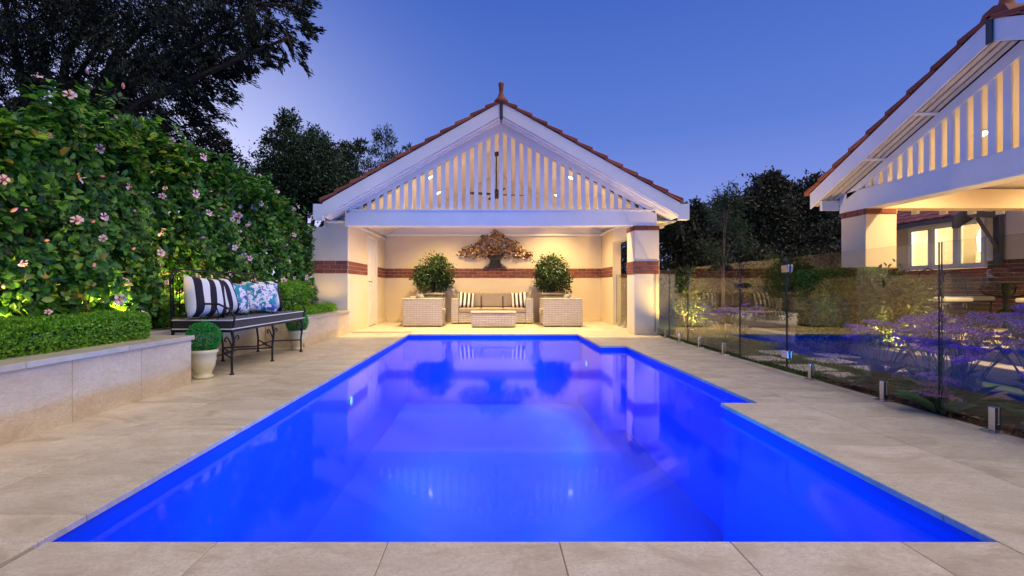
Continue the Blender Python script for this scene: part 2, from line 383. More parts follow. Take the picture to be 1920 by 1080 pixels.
def pave(x0, x1, y0, y1, c0=XL, shift=0):
    k0 = math.floor((x0-c0)/TW)
    k = k0
    while c0+k*TW < x1-1e-4:
        a, b = max(x0, c0+k*TW), min(x1, c0+(k+1)*TW)
        yo = YN + (TH/2 if (k+shift) % 2 else 0); j = math.floor((y0-yo)/TH)
        while yo+j*TH < y1-1e-4:
            paver(a, b, max(y0, yo+j*TH), min(y1, yo+(j+1)*TH)); j += 1
        k += 1
YT = 7.46
pave(-2.88, XL, YN, YT); pave(XL, XR, .46, YN, XL+.028, 0); pave(-2.88, XL, .46, YN)
pave(XR, 3.24, .46, YA0, XR+.0, 1); pave(XA, 3.24, YA0, YT, XR+.0, 1)
# recess floor, and the far paving as larger pieces where single joints cannot be told apart
pave(-3.45, -2.88, 4.5, 7.23, XL)
far = MB()
for (a, b, c, d) in ((-2.88, XL, YT, 9.56), (XF, 3.24, YT, YF), (XL, 3.24, YF, 9.9), (-2.9, 3.3, 9.9, 13.0)):
    x = a
    while x < b-1e-4:
        x2 = min(b, x+TW); y = c
        while y < d-1e-4:
            y2 = min(d, y+TH)
            if not (a == XL and c == YF and y > 9.9): far.box(x+.002, x2-.002, y+.002, y2-.002, -.03, random.uniform(-.001, .0))
            y = y2
        x = x2
far.build('far_paving', 'deck_travertine', deck, kind='stuff')
bx('floor_bed', 'grout', deck, -3.0, 3.5, 9.4, 13.1, -.3, -.0065)
# pool shell: open basin with recessed walls, alcove steps
pw_ = .018; pz = -1.35
sh = MB()
def wallq(p, q, z0, z1): sh.add([(p[0], p[1], z0), (q[0], q[1], z0), (q[0], q[1], z1), (p[0], p[1], z1)], [(0, 1, 2, 3)])
ol = [(XL-pw_, YN-pw_), (XR+pw_, YN-pw_), (XR+pw_, YA0-pw_), (XA+pw_, YA0-pw_), (XA+pw_, YA1+pw_), (XF+pw_, YA1+pw_), (XF+pw_, YF+pw_), (XL-pw_, YF+pw_)]
for i in range(len(ol)): wallq(ol[i], ol[(i+1) % len(ol)], pz, -.03)
sh.add([(x, y, pz) for x, y in ol], [tuple(range(len(ol)))])
pool = sh.build('swimming_pool', 'pool_shell', kind='structure')
wm = MB(); wo_ = [(x, y, WZ) for x, y in ol]; wm.add(wo_, [tuple(range(len(ol)))])
water = wm.build('water', 'pool_water', kind='structure')
if water.data.polygons[0].normal.z < 0: water.data.flip_normals()
plm = MB().lathe([(.075, 0), (.075, .02), (.055, .028), (.055, .012), (0.001, .012)], (0, 0, 0), 24).mesh('pool_light', 'steel')
pll = MB().lathe([(.05, .014), (.001, .02)], (0, 0, 0), 20).mesh('lens', 'lamp_blue')
def pool_light(loc, rot, label, beams):
    o = thing('pool_light', label, 'pool light', loc); link('ring', plm, o); link('lens', pll, o); o.rotation_euler = rot
    for energy, aim, ang in beams:
        light('pool_lamp', 'SPOT', Vector(loc)+Vector(aim).normalized()*.06, energy, (.0, .30, 1), .06, Vector(aim).to_track_quat('-Z', 'Y').to_euler(), ang, .8)
pool_light((XL-pw_+.001, 5.5, -.40), (0, R(90), 0), 'small round pool light low in the left wall of the blue pool', [(290, (1, 0, -.15), 140)])
for x_, lb, cx in ((-1.1, 'left', .8), (.1, 'middle', 0), (1.3, 'right', -.8)):
    pool_light((x_, YN-pw_+.001, -.40), (R(-90), 0, 0), 'round pool light under the %s of the near coping' % lb, [(26, (0, 1, -.5), 150), (130, (0, 1, -.03), 80), (520, (0, 1, -.07), 24)] + ([(250, (cx, .75, -.04), 110)] if cx else []))
pool_light((XF+pw_-.001, 8.5, -.45), (0, R(-90), 0), 'round pool light added near the far right corner to even the blue', [(210, (-1, -.25, -.15), 145)])  # added lamp, evens out the blue across the basin
pool_light((1.99, YA0-pw_+.001, -.40), (R(-90), 0, 0), 'unseen pool light added on the near alcove wall to light the left wall', [(280, (-.85, .6, -.06), 120)])  # added lamp out of view, cross-lights the left pool wall
# ================================================================== left planter walls
PX = -2.87
def planter(label, y0, y1, x0, ends, grp=None):
    t = thing('planter_wall', label, 'planter', (PX, (y0+y1)/2, 0))
    bx('wall_core', 'grout', t, PX-.14, PX-.018, y0+.019, y1-.019, -.1, .42)
    y = y1
    while y > y0+.01:
        ya = max(y0, y-.64); bx('panel', 'wall_travertine', t, PX-.018, PX, ya+.0015, y-.0015, -.02, .425, .002); y = ya
    y = y1+.02
    while y > y0+.01:
        ya = max(y0-.02, y-.82); bx('cap_stone', 'cap_stone', t, PX-.30, PX+.022, ya+.0015, y-.0015, .425, .466, .005, seg=2); y = ya
    return t
def endwall(t, yf, x0, s, xs=PX):      # wall that returns into the recess
    ya, yb = (yf-.018, yf) if s > 0 else (yf, yf+.018)
    bx('panel', 'wall_travertine', t, x0, xs-.0195, ya, yb, -.02, .425, .002)
    bx('wall_core', 'grout', t, x0, PX-.141, *((yf-.14, yf-.019) if s > 0 else (yf+.019, yf+.14)), -.1, .42)
    bx('cap_stone', 'cap_stone', t, x0, PX-.302, *((yf-.28, yf+.02) if s > 0 else (yf-.02, yf+.28)), .425, .466, .005)
p1 = planter('near travertine planter wall with grey capping ending at the bench', -.2, 4.5, 0, 1); endwall(p1, 4.5, -3.47, 1)
p2 = planter('far travertine planter wall running from the bench to the pavilion', 7.23, 9.52, 0, -1); endwall(p2, 7.23, -3.47, -1)
p3 = thing('planter_wall', 'low travertine wall in the recess behind the iron bench', 'planter', (-3.47, 5.87, 0))
for i in range(4):
    a, b = 4.5+i*.6825, 4.5+(i+1)*.6825
    bx('panel', 'wall_travertine', p3, -3.49, -3.472, a+.002, b-.002, -.02, .425, .002)
    bx('cap_stone', 'cap_stone', p3, -3.74, -3.475, a+.002, b-.002, .425, .466, .005)
bx('wall_core', 'grout', p3, -3.6, -3.492, 4.4, 7.3, -.1, .42)
sm = MB()
for (a, b, c, d) in ((-6, PX-.15, -2, 4.35), (-6, -3.61, 4.35, 7.38), (-6, PX-.15, 7.38, 9.48)): sm.box(a, b, c, d, -.1, .415)
sm.build('soil', 'soil', kind='structure')
# ================================================================== bricks
brickm = MB().box(-.115, .115, -.02, .02, -.038, .038).mesh('brick', 'brick', bevel=.004)
def brick_band(parent, p, q, z0, courses, nrm, half0=0.0, proud=.013, mort=.004, header=.24):
    """rows of bricks on a wall face from p to q (xy), outward normal nrm"""
    p, q = Vector(p), Vector(q); L = (q-p).length; d = (q-p)/L; ang = math.atan2(d.y, d.x); n2 = Vector(nrm)
    zt = z0+courses*.086
    c = [p-n2*.03, q-n2*.03, q+n2*mort, p+n2*mort]
    MB().add([(v.x, v.y, z) for z in (z0, zt) for v in c], [(0, 1, 2, 3), (4, 5, 6, 7), (0, 1, 5, 4), (1, 2, 6, 5), (2, 3, 7, 6), (3, 0, 4, 7)]).build('mortar', 'mortar', parent)
    for k in range(courses):
        z = z0+.043+k*.086; t = -(.12 if (k+half0) % 2 else 0)
        while t < L-.02:
            a, b = max(t, 0)+.003, min(t+.24, L)-.005
            if b-a > .03:
                m_ = p+d*((a+b)/2)+n2*(proud-.02)
                inst('brick', brickm, parent, (m_.x, m_.y, z), (0, 0, ang), ((b-a)/.23, 1, 1))
            t += .24
# ================================================================== pavilion
RX, SL = .20, .56
AP = 4.43                                        # top of barge at the apex
YB, YL, YBK = 8.90, 9.20, 12.90
WX0, WX1 = -2.90, 3.04
pav = thing('pavilion', 'cream poolside pavilion with white slatted gable and terracotta roof edge', 'pavilion', (RX, 11, 0))
def zr(x, top_): return top_-SL*abs(x-RX)
def gable_top(x): return zr(x, AP-.36)
# walls
bx('front_wall', 'pale_render', pav, -3.62, WX0, 9.52, 9.72, -.05, 2.16)
MB().prism([(-3.38, 2.163), (WX0, 2.163), (WX0, zr(WX0, 4.30)), (-3.38, zr(-3.38, 4.30))], 'y', 9.52, 9.72).build('front_gable_wall', 'pale_render', pav)
DY0, DY1, DZ = 11.07, 11.93, 2.14
sw = MB(); sw.box(WX0-.2, WX0, 9.725, DY0, -.05, 2.37); sw.box(WX0-.2, WX0, DY1, YBK, -.05, 2.37); sw.box(WX0-.2, WX0, DY0, DY1, DZ, 2.37)
sw.build('side_wall', 'cream_render', pav)
bx('back_wall', 'cream_render', pav, WX0-.2, WX1+.2, YBK, YBK+.2, -.05, 2.37)
MB().prism([(WX0-.2, 2.375), (WX1+.2, 2.375), (WX1+.2, 2.44), (RX, 4.2), (WX0-.2, 2.44)], 'y', YBK+.003, YBK+.2).build('gable_end_wall', 'ceiling_paint', pav)
bx('nib_wall', 'cream_render', pav, WX1, WX1+.2, 11.68, YBK-.002, -.05, 2.37)
bx('lintel', 'ceiling_paint', pav, WX1, WX1+.25, 9.72, 11.678, 2.06, 2.37)
for nm, a, b, c, d in (('cornice', WX0, WX1, YBK-.05, YBK-.001), ('cornice', WX0+.001, WX0+.05, 9.75, YBK-.052), ('cornice', WX1-.05, WX1-.001, 9.75, YBK-.052)):
    bx(nm, 'white_paint', pav, a, b, c, d, 2.345, 2.40, .01)
for nm, a, b, c, d in (('skirting', WX0+.03, WX1-.03, YBK-.018, YBK-.001), ('skirting', WX0+.001, WX0+.018, DY1+.06, YBK-.02)):
    bx(nm, 'cream_render', pav, a, b, c, d, 0, .09, .003)
# raked ceiling
for s, xe in ((-1, WX0-.25), (1, WX1+.3)):
    MB().prism([(RX, 4.08), (xe, zr(xe, 4.08)), (xe, zr(xe, 4.12)), (RX, 4.12)], 'y', 9.5, YBK+.2).build('ceiling', 'ceiling_paint', pav)
# pillar
PL0, PL1, PY0, PY1 = 2.82, 3.30, 9.20, 9.70
bx('pillar', 'pale_render', pav, PL0, PL1, PY0, PY1, -.02, 2.055, .006)
bx('pillar_cap', 'mortar', pav, PL0-.004, PL1+.004, PY0-.004, PY1+.004, 2.055, 2.14)
for z0, n_ in ((1.19, 3), (2.055, 1)):
    brick_band(pav, (PL0-.004, PY0), (PL1+.004, PY0), z0, n_, (0, -1)); brick_band(pav, (PL0, PY1), (PL0, PY0+.002), z0, n_, (-1, 0), 1)
    brick_band(pav, (PL1, PY0+.002), (PL1, PY1), z0, n_, (1, 0), 1)
# brick belt round the walls
brick_band(pav, (-3.62, 9.52), (WX0+.008, 9.52), 1.215, 3, (0, -1)); brick_band(pav, (WX0, 9.53), (WX0, DY0-.05), 1.215, 3, (1, 0), 1)
brick_band(pav, (WX0, DY1+.05), (WX0, YBK-.01), 1.20, 3, (1, 0)); brick_band(pav, (WX0+.01, YBK), (WX1-.01, YBK), 1.20, 3, (0, -1)); brick_band(pav, (WX1, YBK-.01), (WX1, 11.7), 1.20, 3, (-1, 0))
MB().prism([(WX1+.26, 2.143), (3.52, 2.143), (3.52, zr(3.52, 4.30)), (WX1+.26, zr(WX1+.26, 4.30))], 'y', 9.52, 9.72).build('front_gable_wall', 'pale_render', pav)
# door in the left wall
dr = MB().box(WX0-.06, WX0-.02, DY0+.045, DY1-.045, .012, DZ-.05).build('door', 'door_paint', pav)
for (a, b, c, d) in ((.16, .40, .18, .62), (.46, .70, .18, .62), (.16, .40, .76, 1.95), (.46, .70, .76, 1.95)):
    q = MB(); y0, y1 = DY0+a, DY0+b
    q.box(WX0-.0195, WX0-.012, y0, y1, c, c+.02); q.box(WX0-.0195, WX0-.012, y0, y1, d-.02, d); q.box(WX0-.0195, WX0-.012, y0, y0+.02, c+.02, d-.02); q.box(WX0-.0195, WX0-.012, y1-.02, y1, c+.02, d-.02)
    q.box(WX0-.0195, WX0-.014, y0+.04, y1-.04, c+.05, d-.05)
    q.build('door_panel', 'door_paint', dr)
h_ = MB().box(WX0-.0195, WX0-.01, DY0+.085, DY0+.125, .93, 1.15).tube([(WX0-.01, DY0+.105, 1.07), (WX0+.045, DY0+.105, 1.07), (WX0+.05, DY0+.23, 1.07)], .009, 8)
h_.build('handle', 'black_plastic', dr)
fr = MB(); fr.box(WX0-.1, WX0+.012, DY0-.045, DY0+.04, 0, DZ+.03); fr.box(WX0-.1, WX0+.012, DY1-.04, DY1+.045, 0, DZ+.03); fr.box(WX0-.1, WX0+.0115, DY0+.0401, DY1-.0401, DZ-.045, DZ+.03)
fr.build('door_frame', 'door_paint', pav)
# gable front: beam, slats, chords
wood('beam', 'white_paint', pav, -2.86, 3.26, YL, YL+.30, 2.143, 2.457, .006)
bx('beam_trim', 'white_paint', pav, -2.86, 3.26, YL-.018, YL-.001, 2.43, 2.462, .003)
CT = 4.15
for k_ in range(-18, 19):
    x = RX+k_*.162; zt = zr(x, CT-.02)
    if zt-2.46 > .02:
        a, b = x-.041, x+.041
        MB().prism([(a, 2.46), (b, 2.46), (b, zr(b, CT-.03)), (x, zr(x, CT-.03)), (a, zr(a, CT-.03))], 'y', YL+.028, YL+.052).build('slat', 'white_paint', pav)
for s in (-1, 1):
    xe = RX+s*3.02
    MB().prism([(RX, CT), (xe, zr(xe, CT)), (xe, zr(xe, CT-.14)+.07), (RX, CT-.15)], 'y', YL, YL+.026).build('gable_chord', 'white_paint', pav)
    # barge board and soffit
    xe = RX+s*3.38
    MB().prism([(RX+s*.012, AP), (xe, zr(xe, AP)), (xe, zr(xe, AP)-.262), (RX+s*.012, AP-.252)], 'y', YB-.03, YB).build('barge_board', 'white_paint', pav, bevel=.004)
    MB().prism([(RX+s*.012, AP-.275), (xe-s*.01, zr(xe, AP)-.275), (xe-s*.01, zr(xe, AP)-.255), (RX+s*.012, AP-.255)], 'y', YB+.001, 9.515).build('soffit', 'white_paint', pav)
    for yy in (YB+.09, YB+.18):
        MB().prism([(RX+s*.012, AP-.305), (RX+s*3.2, zr(RX+s*3.2, AP-.305)), (RX+s*3.2, zr(RX+s*3.2, AP-.277)), (RX+s*.012, AP-.277)], 'y', yy, yy+.035).build('soffit_batten', 'white_paint', pav)
    MB().prism([(RX, AP+.001), (xe, zr(xe, AP)+.001), (xe, zr(xe, AP)+.034), (RX, AP+.034)], 'y', YB-.02, YB+.2).build('verge_strip', 'dark_strip', pav)
    MB().prism([(RX, AP-.1), (xe, zr(xe, AP-.1)), (xe, zr(xe, AP)+.03), (RX, AP+.03)], 'y', YB+.2, YBK+.45).build('roof', 'terracotta', pav)
    # eave box and gutter
    x0, x1 = sorted((xe, RX+s*3.56)); zz = zr(RX+s*3.42, AP)
    bx('eave_end', 'white_paint', pav, x0, x1, YB-.03, YB+.12, zz-.30, zz-.005, .004)
    bx('gutter', 'white_paint', pav, x0+.02, x1, YB+.121, YBK+.4, zz-.13, zz-.01, .01)
    bx('eave_soffit', 'white_paint', pav, *sorted((RX+s*3.03, RX+s*3.48)), YL+.102, YBK+.4, zz-.28, zz-.26)
    # verge tiles stepping up the slope
    nT = 12; st = 3.42/nT; th_ = math.atan(SL)
    for i in range(nT):
        xa, xb = RX+s*(3.44-i*st), RX+s*(3.44-(i+1)*st-.05)
        za, zb = zr(xa, AP)+.088, zr(xb, AP)+.036
        MB().prism([(xa, za-.05), (xa, za+.024), (xb, zb+.022), (xb, zb-.022)], 'y', YB-.055, YB+.22).build('roof_tile', 'terracotta', pav, bevel=.008)
MB().box(RX-.03, RX+.03, YB-.05, YB-.031, AP-.33, AP-.005).build('apex_strip', 'dark_trim', pav, bevel=.003)
MB().prism([(RX-.16, AP-.02), (RX-.10, AP+.09), (RX, AP+.13), (RX+.10, AP+.09), (RX+.16, AP-.02)], 'y', YB+.1, YBK+.45).build('ridge_tile', 'terracotta', pav)
fn = MB(); fy = YB+.05
fn.lathe([(.16, -.02), (.15, .05), (.115, .085), (.085, .13), (.055, .19), (.042, .25), (.05, .29), (.048, .33), (.06, .40), (.062, .445), (.03, .46)], (RX, fy, AP+.02), 12); fn.v = [(RX+(x-RX)*.86, fy+(y-fy)*.86, AP+.02+(z-AP-.02)*.84) for x, y, z in fn.v]
fn.build('finial', 'terracotta', pav, smooth=True)
# downlights
dl_ring = MB().lathe([(.09, 0), (.09, .012), (.068, .012), (.062, .004)], (0, 0, 0), 20).mesh('trim_ring', 'white_paint')
dl_lamp = MB().lathe([(.066, .0125), (.001, .018)], (0, 0, 0), 16).mesh('lamp', 'lamp_warm')
def downlight(x, y, z, tilt, label, group, energy, axis='y', spot=118, rgb=(1, .71, .33)):
    o = thing('downlight', label, 'downlight', (x, y, z), group)
    link('trim_ring', dl_ring, o); link('lamp', dl_lamp, o)
    o.rotation_euler = (0, R(180)+tilt, 0) if axis == 'y' else (R(180)+tilt, 0, 0)
    light('downlight_beam', 'SPOT', (x, y, z-.06), energy, rgb, .05, (0, 0, 0), spot, .9)
th_ = math.atan(SL)
for x, y, lb in ((-1.28, 9.86, 'lit downlight in the pavilion ceiling, upper of the two on the left'), (-1.28, 11.45, 'lit downlight in the pavilion ceiling, lower of the two on the left'),
                 (1.68, 9.86, 'downlight in the right ceiling slope close behind the gable slats'), (1.68, 11.82, 'lit downlight seen between slats right of the ceiling fan')):
    downlight(x, y, zr(x, 4.075), (th_ if x > RX else -th_), lb, 'downlights in the pavilion ceiling', 560)
# ceiling fan
fx, fy, fz = .13, 10.8, 3.07
fan = thing('ceiling_fan', 'dark ceiling fan on a long rod behind the gable slats', 'ceiling fan', (fx, fy, fz))
MB().lathe([(.05, .0), (.07, .06), (.03, .1)], (fx, fy, 3.96), 16).build('canopy', 'bronze', fan, smooth=True)
MB().tube([(fx, fy, fz+.1), (fx, fy, 3.98)], .015, 8).build('rod', 'bronze', fan)
MB().lathe([(.05, -.09), (.09, -.05), (.1, .03), (.07, .09), (.03, .12)], (fx, fy, fz), 18).build('motor', 'bronze', fan, smooth=True)
for k_ in range(4):
    a = R(12+90*k_); u = Vector((math.cos(a), math.sin(a), 0)); v = Vector((-math.sin(a), math.cos(a), 0)); o = Vector((fx, fy, fz-.01))
    MB().add([o+u*.08-v*.03, o+u*.2-v*.06, o+u*.64-v*.065, o+u*.66, o+u*.64+v*.065+Vector((0, 0, .02)), o+u*.2+v*.06+Vector((0, 0, .02)), o+u*.08+v*.03] + [p+Vector((0, 0, .012)) for p in (o+u*.08-v*.03, o+u*.2-v*.06, o+u*.64-v*.065, o+u*.66, o+u*.64+v*.065+Vector((0, 0, .02)), o+u*.2+v*.06+Vector((0, 0, .02)), o+u*.08+v*.03)],
             [tuple(range(7)), tuple(range(13, 6, -1))]+[(i, (i+1) % 7, 7+(i+1) % 7, 7+i) for i in range(7)]).build('blade', 'bronze', fan)
# metal tree on the back wall
ts = thing('tree_sculpture', 'copper and gold metal tree fixed to the pavilion back wall', 'wall sculpture', (.12, YBK-.03, 1.46))
tm = MB(); cx, zb = .12, 1.46; yy = YBK-.06
out = [(-.34, 0), (-.2, .05), (-.12, .16), (-.13, .28), (-.2, .36), (.22, .36), (.14, .28), (.13, .16), (.2, .05), (.36, 0)]
tm.prism([(cx+a, zb+b) for a, b in out], 'y', yy, yy+.03)
for k_ in range(9):
    a = -1.15+k_*.29; tm.tube([(cx+.02*(k_-4), yy-.005, zb+.22), (cx+math.sin(a)*.3, yy, zb+.38), (cx+math.sin(a)*.72, yy+.01, zb+.36+math.cos(a)*.36)], [.03, .02, .008], 6)
for k_ in range(7):
    a = -.30+k_*.1; tm.tube([(cx+a, yy-.012, zb+.01), (cx+a*.45, yy-.016, zb+.14), (cx+a*.4, yy-.014, zb+.33)], .012, 5)
tm.build('trunk', 'bronze', ts)
pts = []
while len(pts) < 1050:
    u = random.uniform(-1.05, 1.05); v = random.uniform(.22, 1.05)
    topz = 1.05-.64*abs(u)+.035*math.sin(u*13); low = .27+.05*abs(u)-.02*math.cos(u*9)+(.12 if abs(u) < .2 else 0)
    if low < v < topz: pts.append((cx+u, YBK-.075+random.uniform(-.035, .03), zb+v))
pts = np.array(pts); N = len(pts)
nrm = np.stack([RNG.normal(0, .4, N), -np.ones(N), RNG.normal(0, .4, N)], 1)
leaf_obj('leaf', 'copper_leaf', ts, pts, np.stack([RNG.normal(0, 1, N), RNG.normal(0, .25, N), RNG.normal(0, .7, N)], 1), nrm, RNG.uniform(.05, .08, N), .8, LEAF7, kind='stuff')
# ================================================================== pillows and furniture
def pillow_mesh(name, mat, w_, h_, t_, n=14, piping=None):
    vs, fs = [], []
    for s in (1, -1):
        for j in range(n+1):
            for i in range(n+1):
                u, v = 2*i/n-1, 2*j/n-1
                pin = 1-.07*(u*u*(1-v*v)+v*v*(1-u*u))*1.0
                x = u*w_/2*(1-.09*(1-abs(u))*0-.06*(1-v*v)*0)*(1-.08*(1-v*v)*abs(u)**3*-1*0)*(.93+.07*v*v); z = v*h_/2*(.93+.07*u*u)
                y = s*t_/2*(max(0, (1-u**4)*(1-v**4)))**.55*(1+.05*math.sin(5*u+3*v))
                vs.append((x, y, z))
    K = (n+1)**2
    for s in (0, 1):
        for j in range(n):
            for i in range(n):
                q = (s*K+j*(n+1)+i, s*K+j*(n+1)+i+1, s*K+(j+1)*(n+1)+i+1, s*K+(j+1)*(n+1)+i); fs.append(q if s else q[::-1])
    mb = MB(); mb.add(vs, fs); me = mb.mesh(name, mat, smooth=True)
    bm = bmesh.new(); bm.from_mesh(me); bmesh.ops.remove_doubles(bm, verts=bm.verts, dist=1e-5); bm.to_mesh(me); bm.free()
    return me
def pillow(name, me, label, loc, rot, cat='pillow', group=None):
    return link(name, me, None, loc, rot, label=label, cat=cat, group=group)
P_narrow = pillow_mesh('pillow', 'narrow_stripe', .42, .42, .15); P_wide = pillow_mesh('pillow', 'wide_stripe', .46, .46, .23)
P_floral = pillow_mesh('pillow', 'floral', .44, .43, .18); P_grey = pillow_mesh('pillow', 'grey_fabric', .38, .36, .16)
def soft(name, mat, parent, x0, x1, y0, y1, z0, z1, r=.03): return bx(name, mat, parent, x0, x1, y0, y1, z0, z1, r, seg=3, smooth=False)
# sofa
SX0, SX1, SY0, SY1 = -1.01, 1.09, 12.0, 12.78
sofa = thing('sofa', 'three seat wicker sofa with tan cushions against the back wall', 'sofa', (.04, 12.4, 0))
bx('base', 'wicker', sofa, SX0+.19, SX1-.19, SY0, SY1, .03, .29, .012)
for a, b in ((SX0, SX0+.188), (SX1-.188, SX1)): bx('arm', 'wicker', sofa, a, b, SY0-.02, SY1, .02, .65, .015, seg=2)
bx('back', 'wicker', sofa, SX0+.19, SX1-.19, SY1-.14, SY1, .292, .70, .015)
w3 = (SX1-SX0-.38)/3
for i in range(3):
    a = SX0+.19+i*w3
    soft('seat_cushion', 'tan_fabric', sofa, a+.004, a+w3-.004, SY0-.03, SY1-.30, .292, .41)
    c_ = soft('back_cushion', 'tan_fabric', sofa, a+.012, a+w3-.012, SY1-.30, SY1-.145, .40, .82, .05)
pillow('pillow', P_narrow, 'brown and white striped pillow on the left end of the sofa', (-.63, 12.26, .60), (R(-14), R(6), R(8)))
pillow('pillow', P_narrow, 'brown and white striped pillow on the right end of the sofa', (.74, 12.26, .60), (R(-14), R(-5), R(-8)))
# coffee table
ct = thing('coffee_table', 'low wicker coffee table in front of the sofa', 'coffee table', (.065, 11.15, 0))
bx('base', 'wicker', ct, -.45, .58, 10.87, 11.43, .02, .335, .012); bx('top', 'wicker', ct, -.47, .60, 10.85, 11.45, .336, .366, .008)
# armchair (faces +x in its own frame)
def armchair(label, loc, rz):
    t = thing('armchair', label, 'armchair', (0, 0, 0), 'wicker armchairs facing each other')
    bx('base', 'wicker', t, -.345, .44, -.28, .28, .03, .29, .01)
    for a, b in ((-.40, -.282), (.282, .40)):
        ar = bx('arm', 'wicker', t, -.47, .46, a, b, .02, .64, .012)
        bx('arm_rail', 'wicker', ar, -.475, .465, a-.006, b+.006, .641, .67, .008)
    bx('back', 'wicker', t, -.47, -.347, -.28, .28, .03, .67, .012)
    soft('seat_cushion', 'tan_fabric', t, -.20, .49, -.272, .272, .292, .42); soft('back_cushion', 'tan_fabric', t, -.345, -.205, -.265, .265, .40, .72, .05)
    for sx in (-.42, .41):
        for sy in (-.35, .35): bx('foot', 'black_plastic', t, sx-.02, sx+.02, sy-.02, sy+.02, 0, .02)
    t.location = loc; t.rotation_euler = (0, 0, rz); return t
a1 = armchair('left wicker armchair turned right beside the coffee table', (-1.61, 11.49, 0), 0)
a2 = copy_tree(a1, label='right wicker armchair turned left beside the coffee table'); a2.location = (1.70, 11.47, 0); a2.rotation_euler = (0, 0, R(180))
pillow('pillow', P_grey, 'grey pillow showing over the arm of the left armchair', (-1.72, 11.50, .60), (R(-8), 0, R(80)))
pillow('pillow', P_grey, 'grey pillow showing over the arm of the right armchair', (1.88, 11.48, .60), (R(-8), 0, R(-80)))
# ficus in tall pots
def leaf_ball(n, r, squash=1.0, clusters=60, sd=.16, ln=(.05, .09), up=.2):
    c = rdir(clusters)*(RNG.uniform(.62, 1.0, (clusters, 1))**.6)*r
    idx = RNG.integers(0, clusters, n); p = c[idx]+RNG.normal(0, sd*r, (n, 3))
    core = rdir(n//3)*RNG.uniform(.2, .8, (n//3, 1))*r; p = np.concatenate([p, core]); p[:, 2] *= squash
    d = unit(p)*.8+rdir(len(p))*.7; d[:, 2] += up
    return p, d, unit(p)+rdir(len(p))*.6, RNG.uniform(ln[0], ln[1], len(p))
def ficus(label, x, y):
    t = thing('potted_ficus', label, 'potted tree', (0, 0, 0), 'potted ficus trees behind the armchairs')
    pm = MB(); hw = .24
    for a, b, z0, z1 in ((.19, .26, 0, .74), ):
        pm.add([(sx*a, sy*a, z0) for sx, sy in ((-1, -1), (1, -1), (1, 1), (-1, 1))]+[(sx*b, sy*b, z1) for sx, sy in ((-1, -1), (1, -1), (1, 1), (-1, 1))], [(3, 2, 1, 0), (4, 5, 6, 7), (0, 1, 5, 4), (1, 2, 6, 5), (2, 3, 7, 6), (3, 0, 4, 7)])
    pot = pm.build('pot', 'stone_pot', t, bevel=.012); bx('rim', 'stone_pot', pot, -.30, .30, -.30, .30, .741, .80, .012)
    bx('soil', 'soil', t, -.26, .26, -.26, .26, .8005, .81)
    tr = MB().tube([(0, 0, .8), (.02, .01, 1.0), (0, 0, 1.25)], [.03, .024, .016], 7)
    for k_ in range(9):
        a = k_*2.4; tr.tube([(0, 0, .95+.03*k_), (.2*math.cos(a), .2*math.sin(a), 1.2+.02*k_), (.42*math.cos(a), .42*math.sin(a), 1.25+.05*k_)], [.014, .01, .004], 5)
    tr.build('trunk', 'bark', t)
    p, d, n, l = leaf_ball(3600, .50, .90, 70, .17, (.055, .10), -.5); p[:, 2] += 1.30+.10*p[:, 0]; p[:, :2] *= (.84+.16*np.sin(p[:, 2:3]*6+np.arctan2(p[:, 1:2], p[:, 0:1])*2))
    leaf_obj('crown', 'ficus_leaf', t, p, d, n, l, .42); t.location = (x, y, 0); return t
f1 = ficus('bushy ficus tree in a square stone pot behind the left armchair', -1.51, 12.35)
f2 = copy_tree(f1, label='bushy ficus tree in a square stone pot behind the right armchair'); f2.location = (1.61, 12.35, 0); f2.rotation_euler = (0, 0, R(130)); f2.scale = (.98, .98, 1)
f2.rotation_euler = (0, 0, R(90))
# ================================================================== iron bench and its pillows
BX0, BX1, BY0, BY1 = -3.36, -2.74, 4.95, 6.82
bench = thing('iron_bench', 'black wrought iron bench with a black piped seat cushion', 'bench', (-3.05, 5.88, 0))
def leg(x, y, back=False):
    m_ = MB(); dx = -.04 if back else .04
    m_.tube([(x, y, .46), (x+dx*.5, y, .36), (x, y, .2), (x, y, .02)], [.017, .015, .013, .013], 8).lathe([(.024, 0), (.024, .012), (.014, .022)], (x, y, 0), 10)
    if not back:
        for s in (-1, 1):
            m_.tube([(x, y, .30), (x, y+s*.05, .37), (x, y+s*.10, .41), (x, y+s*.13, .40), (x, y+s*.13, .37), (x, y+s*.105, .365)], .008, 6)
    m_.build('leg', 'iron', bench)
for y in (4.97, 5.89, 6.78): leg(BX1, y); leg(BX0, y, True)
fm = MB()
for p, q in (((BX1, BY0), (BX1, BY1)), ((BX0, BY0), (BX0, BY1)), ((BX0, BY0), (BX1, BY0)), ((BX0, BY1), (BX1, BY1))): fm.tube([(p[0], p[1], .465), (q[0], q[1], .465)], .014, 6)
fm.build('seat_frame', 'iron', bench)
st = MB()
for a, b in ((4.97, 5.89), (5.89, 6.78)):
    st.tube([(BX1, a, .17), (-2.98, (a+b)/2, .175), (BX1, b, .17)] if 0 else [(BX1, a, .17), (-3.0, a+.3, .19), (-3.0, b-.3, .19), (BX1, b, .17)], .009, 6); st.tube([(BX0, a, .17), (-3.1, a+.3, .15), (-3.1, b-.3, .15), (BX0, b, .17)], .009, 6)
st.build('stretcher', 'iron', bench)
sc_ = bx('seat_cushion', 'black_fabric', bench, BX0+.02, BX1+.02, BY0-.03, BY1+.03, .482, .585, .02, seg=2)
pp = MB()
for z in (.487, .58):
    c_ = [(BX0+.02, BY0-.03, z), (BX1+.022, BY0-.03, z), (BX1+.022, BY1+.03, z), (BX0+.02, BY1+.03, z), (BX0+.02, BY0-.03, z)]
    pp.tube(c_, .0065, 6)
pp.build('piping', 'white_fabric', sc_)
